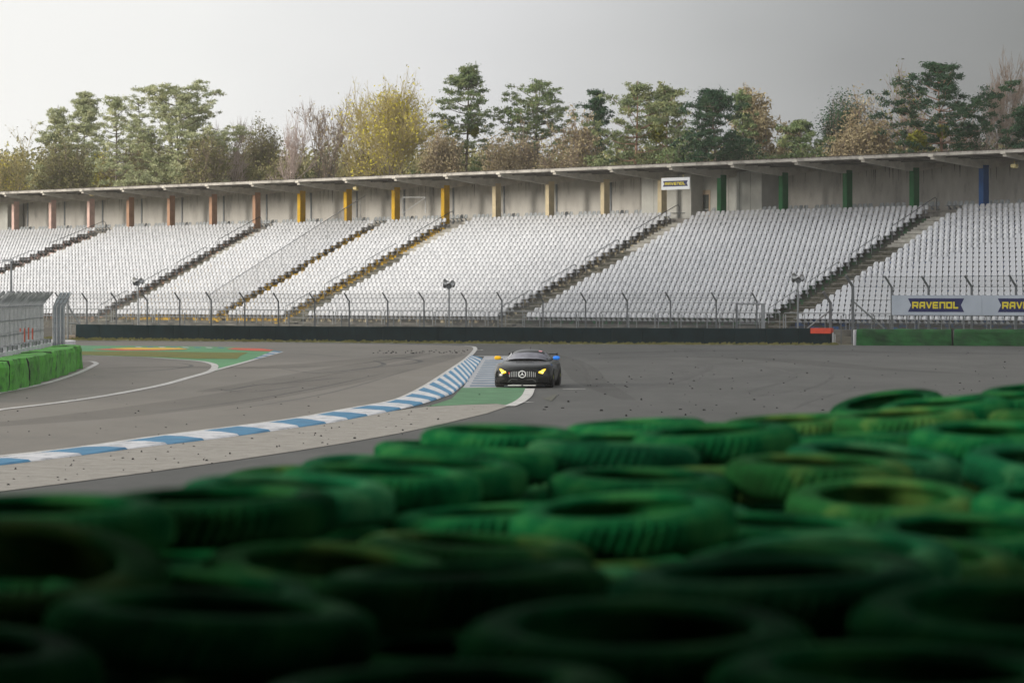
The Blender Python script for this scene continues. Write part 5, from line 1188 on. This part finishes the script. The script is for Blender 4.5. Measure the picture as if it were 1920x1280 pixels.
def add_tyre(x, y, z, c, rx, ry, lab, level):
    o = bpy.data.objects.new('tyre', TYM['tyre_' + c]); COL.objects.link(o); o.location = (x, y, z); o.rotation_euler = (rx + (.045 if not level else 0), ry, 0 if (rx or ry) else R.uniform(0, 6.28))
    if lab: tag(o, lab, 'tyre', 'labelled green tyres of the foreground pile')
    else:
        px, py = proj((x, y, z + .2)); cn = {'g': 'dark green', 'y': 'yellowish green', 't': 'teal green'}[c]
        if level: w_ = cn + ' painted tyre lying under another in the foreground pile'
        else:
            band = 'far crest' if y > 12.5 else ('middle depth' if y > 8.8 else 'near, darkest part'); w_ = cn + ' painted tyre on top in the %s of the foreground pile' % band
        tag(o, w_, 'tyre', 'green painted tyres of the foreground pile' if False else w_.replace('painted tyre', 'tyres'))
nty = 0
for t in TY:
    z = t[2]; lv = 0
    R2 = (t[4], t[5])
    # keep a rotation about z compatible with the tilt: apply the tilt last
    o_z = R.uniform(0, 6.28)
    add_tyre(t[0], t[1], z, t[3], t[4], t[5], t[6], 0); o = COL.objects[-1] if False else None
    zz = z - .03 * (abs(t[4]) + abs(t[5])) * 8 - .160
    while zz > ZBANK - .12:
        add_tyre(t[0] + R.uniform(-.17, .17), t[1] + R.uniform(-.17, .17), max(zz, ZBANK + .0), R.choice('ggy'), 0, 0, None, 1); 
        if zz <= ZBANK: break
        zz -= .160
bkb = MB(); rows = []
for y in np.arange(-6, 22.6, 1.2):
    half = 3.0 + max(0, y) * .20; far = np.interp(y, [-6, 9, 12, 17, 22.5], [-half - 2, -half - .5, -.9, .9, 2.2])
    rows.append([(far - 1.6, y + 0, 0), (far, y, ZBANK - .02), ((far + half + 3) / 2, y, ZBANK), (half + 3, y, ZBANK), (half + 6, y, 0)])
bkb.grid([list(reversed(r)) for r in rows]); bkb.add(rows[-1], [(0, 1, 2, 3, 4)]); tag(bkb.build('bank', M['soil'], smooth=True), kind='structure')
# light blocker added over the camera, out of view: it keeps the near tyres dark
SH = empty('shade_roof', (0, 1, 1.6), 'added out-of-view metal roof shading the near end of the tyre pile', 'shade_roof')
m = MB(); m.box((.5, 1.0, 4.85), (14, 14.8, .12)); m.build('roof', M['steel_d'], SH)
m = MB(); m.box((.5, -6.3, 2.6), (14, .12, 4.4)); m.build('shade_rear_wall', M['steel_d'], SH)
for x in (-6.4,): m = MB(); m.box((x, -.6, 2.6), (.12, 11.4, 4.4)); m.build('shade_side_wall', M['steel_d'], SH)
for x, y in ((-6.2, -6), (7.2, -6), (-6.2, 7.5), (7.2, 7.5)): m = MB(); m.tube([(x, y, 0), (x, y, 4.8)], .09, 8); m.build('post', M['steel_d'], SH)

# light-blocking tower added out of view at the left: its shade falls on the right part of the stand and its trees
TW = empty('shade_tower', (-72, 160, 0), 'added tall block left of the view, shading the right of the stand', 'light blocker')
A, B = Vector((-82, 196, 0)), Vector((-62, 124, 0)); d = (B - A).normalized(); n = Vector((d.y, -d.x, 0)); n = -n if n.x > 0 else n
bot = [A, B, B + n * 14, A + n * 14]; m = MB(); m.hexa(bot, [p + UP * 47 for p in bot]); m.build('wall', M['conc'], TW)
m = MB()
for fl_ in range(14):
    c = (A + B) / 2 - n * .03 + UP * (3 + fl_ * 3.1); m.box(c, ((B - A).length - 4, .08, 1.4), (d, n, UP))
m.build('shade_tower_band', M['glass'], TW)

# ------------------------------------------------------------------ haze
hz = MB(); hz.box((0, 185, 14.5), (420, 460, 31)); HZ = hz.build('haze', [])
HZ.data.materials.clear(); hm = bpy.data.materials.new('haze'); hm.use_nodes = True; t = hm.node_tree; t.nodes.clear()
o_ = t.nodes.new('ShaderNodeOutputMaterial'); v_ = t.nodes.new('ShaderNodeVolumePrincipled'); v_.inputs['Color'].default_value = (.93, .92, .90, 1); v_.inputs['Density'].default_value = 0.0002; v_.inputs['Anisotropy'].default_value = .2
t.links.new(v_.outputs[0], o_.inputs['Volume']); HZ.data.materials.append(hm); tag(HZ, 'thin pale haze over the circuit', 'haze', kind='stuff')
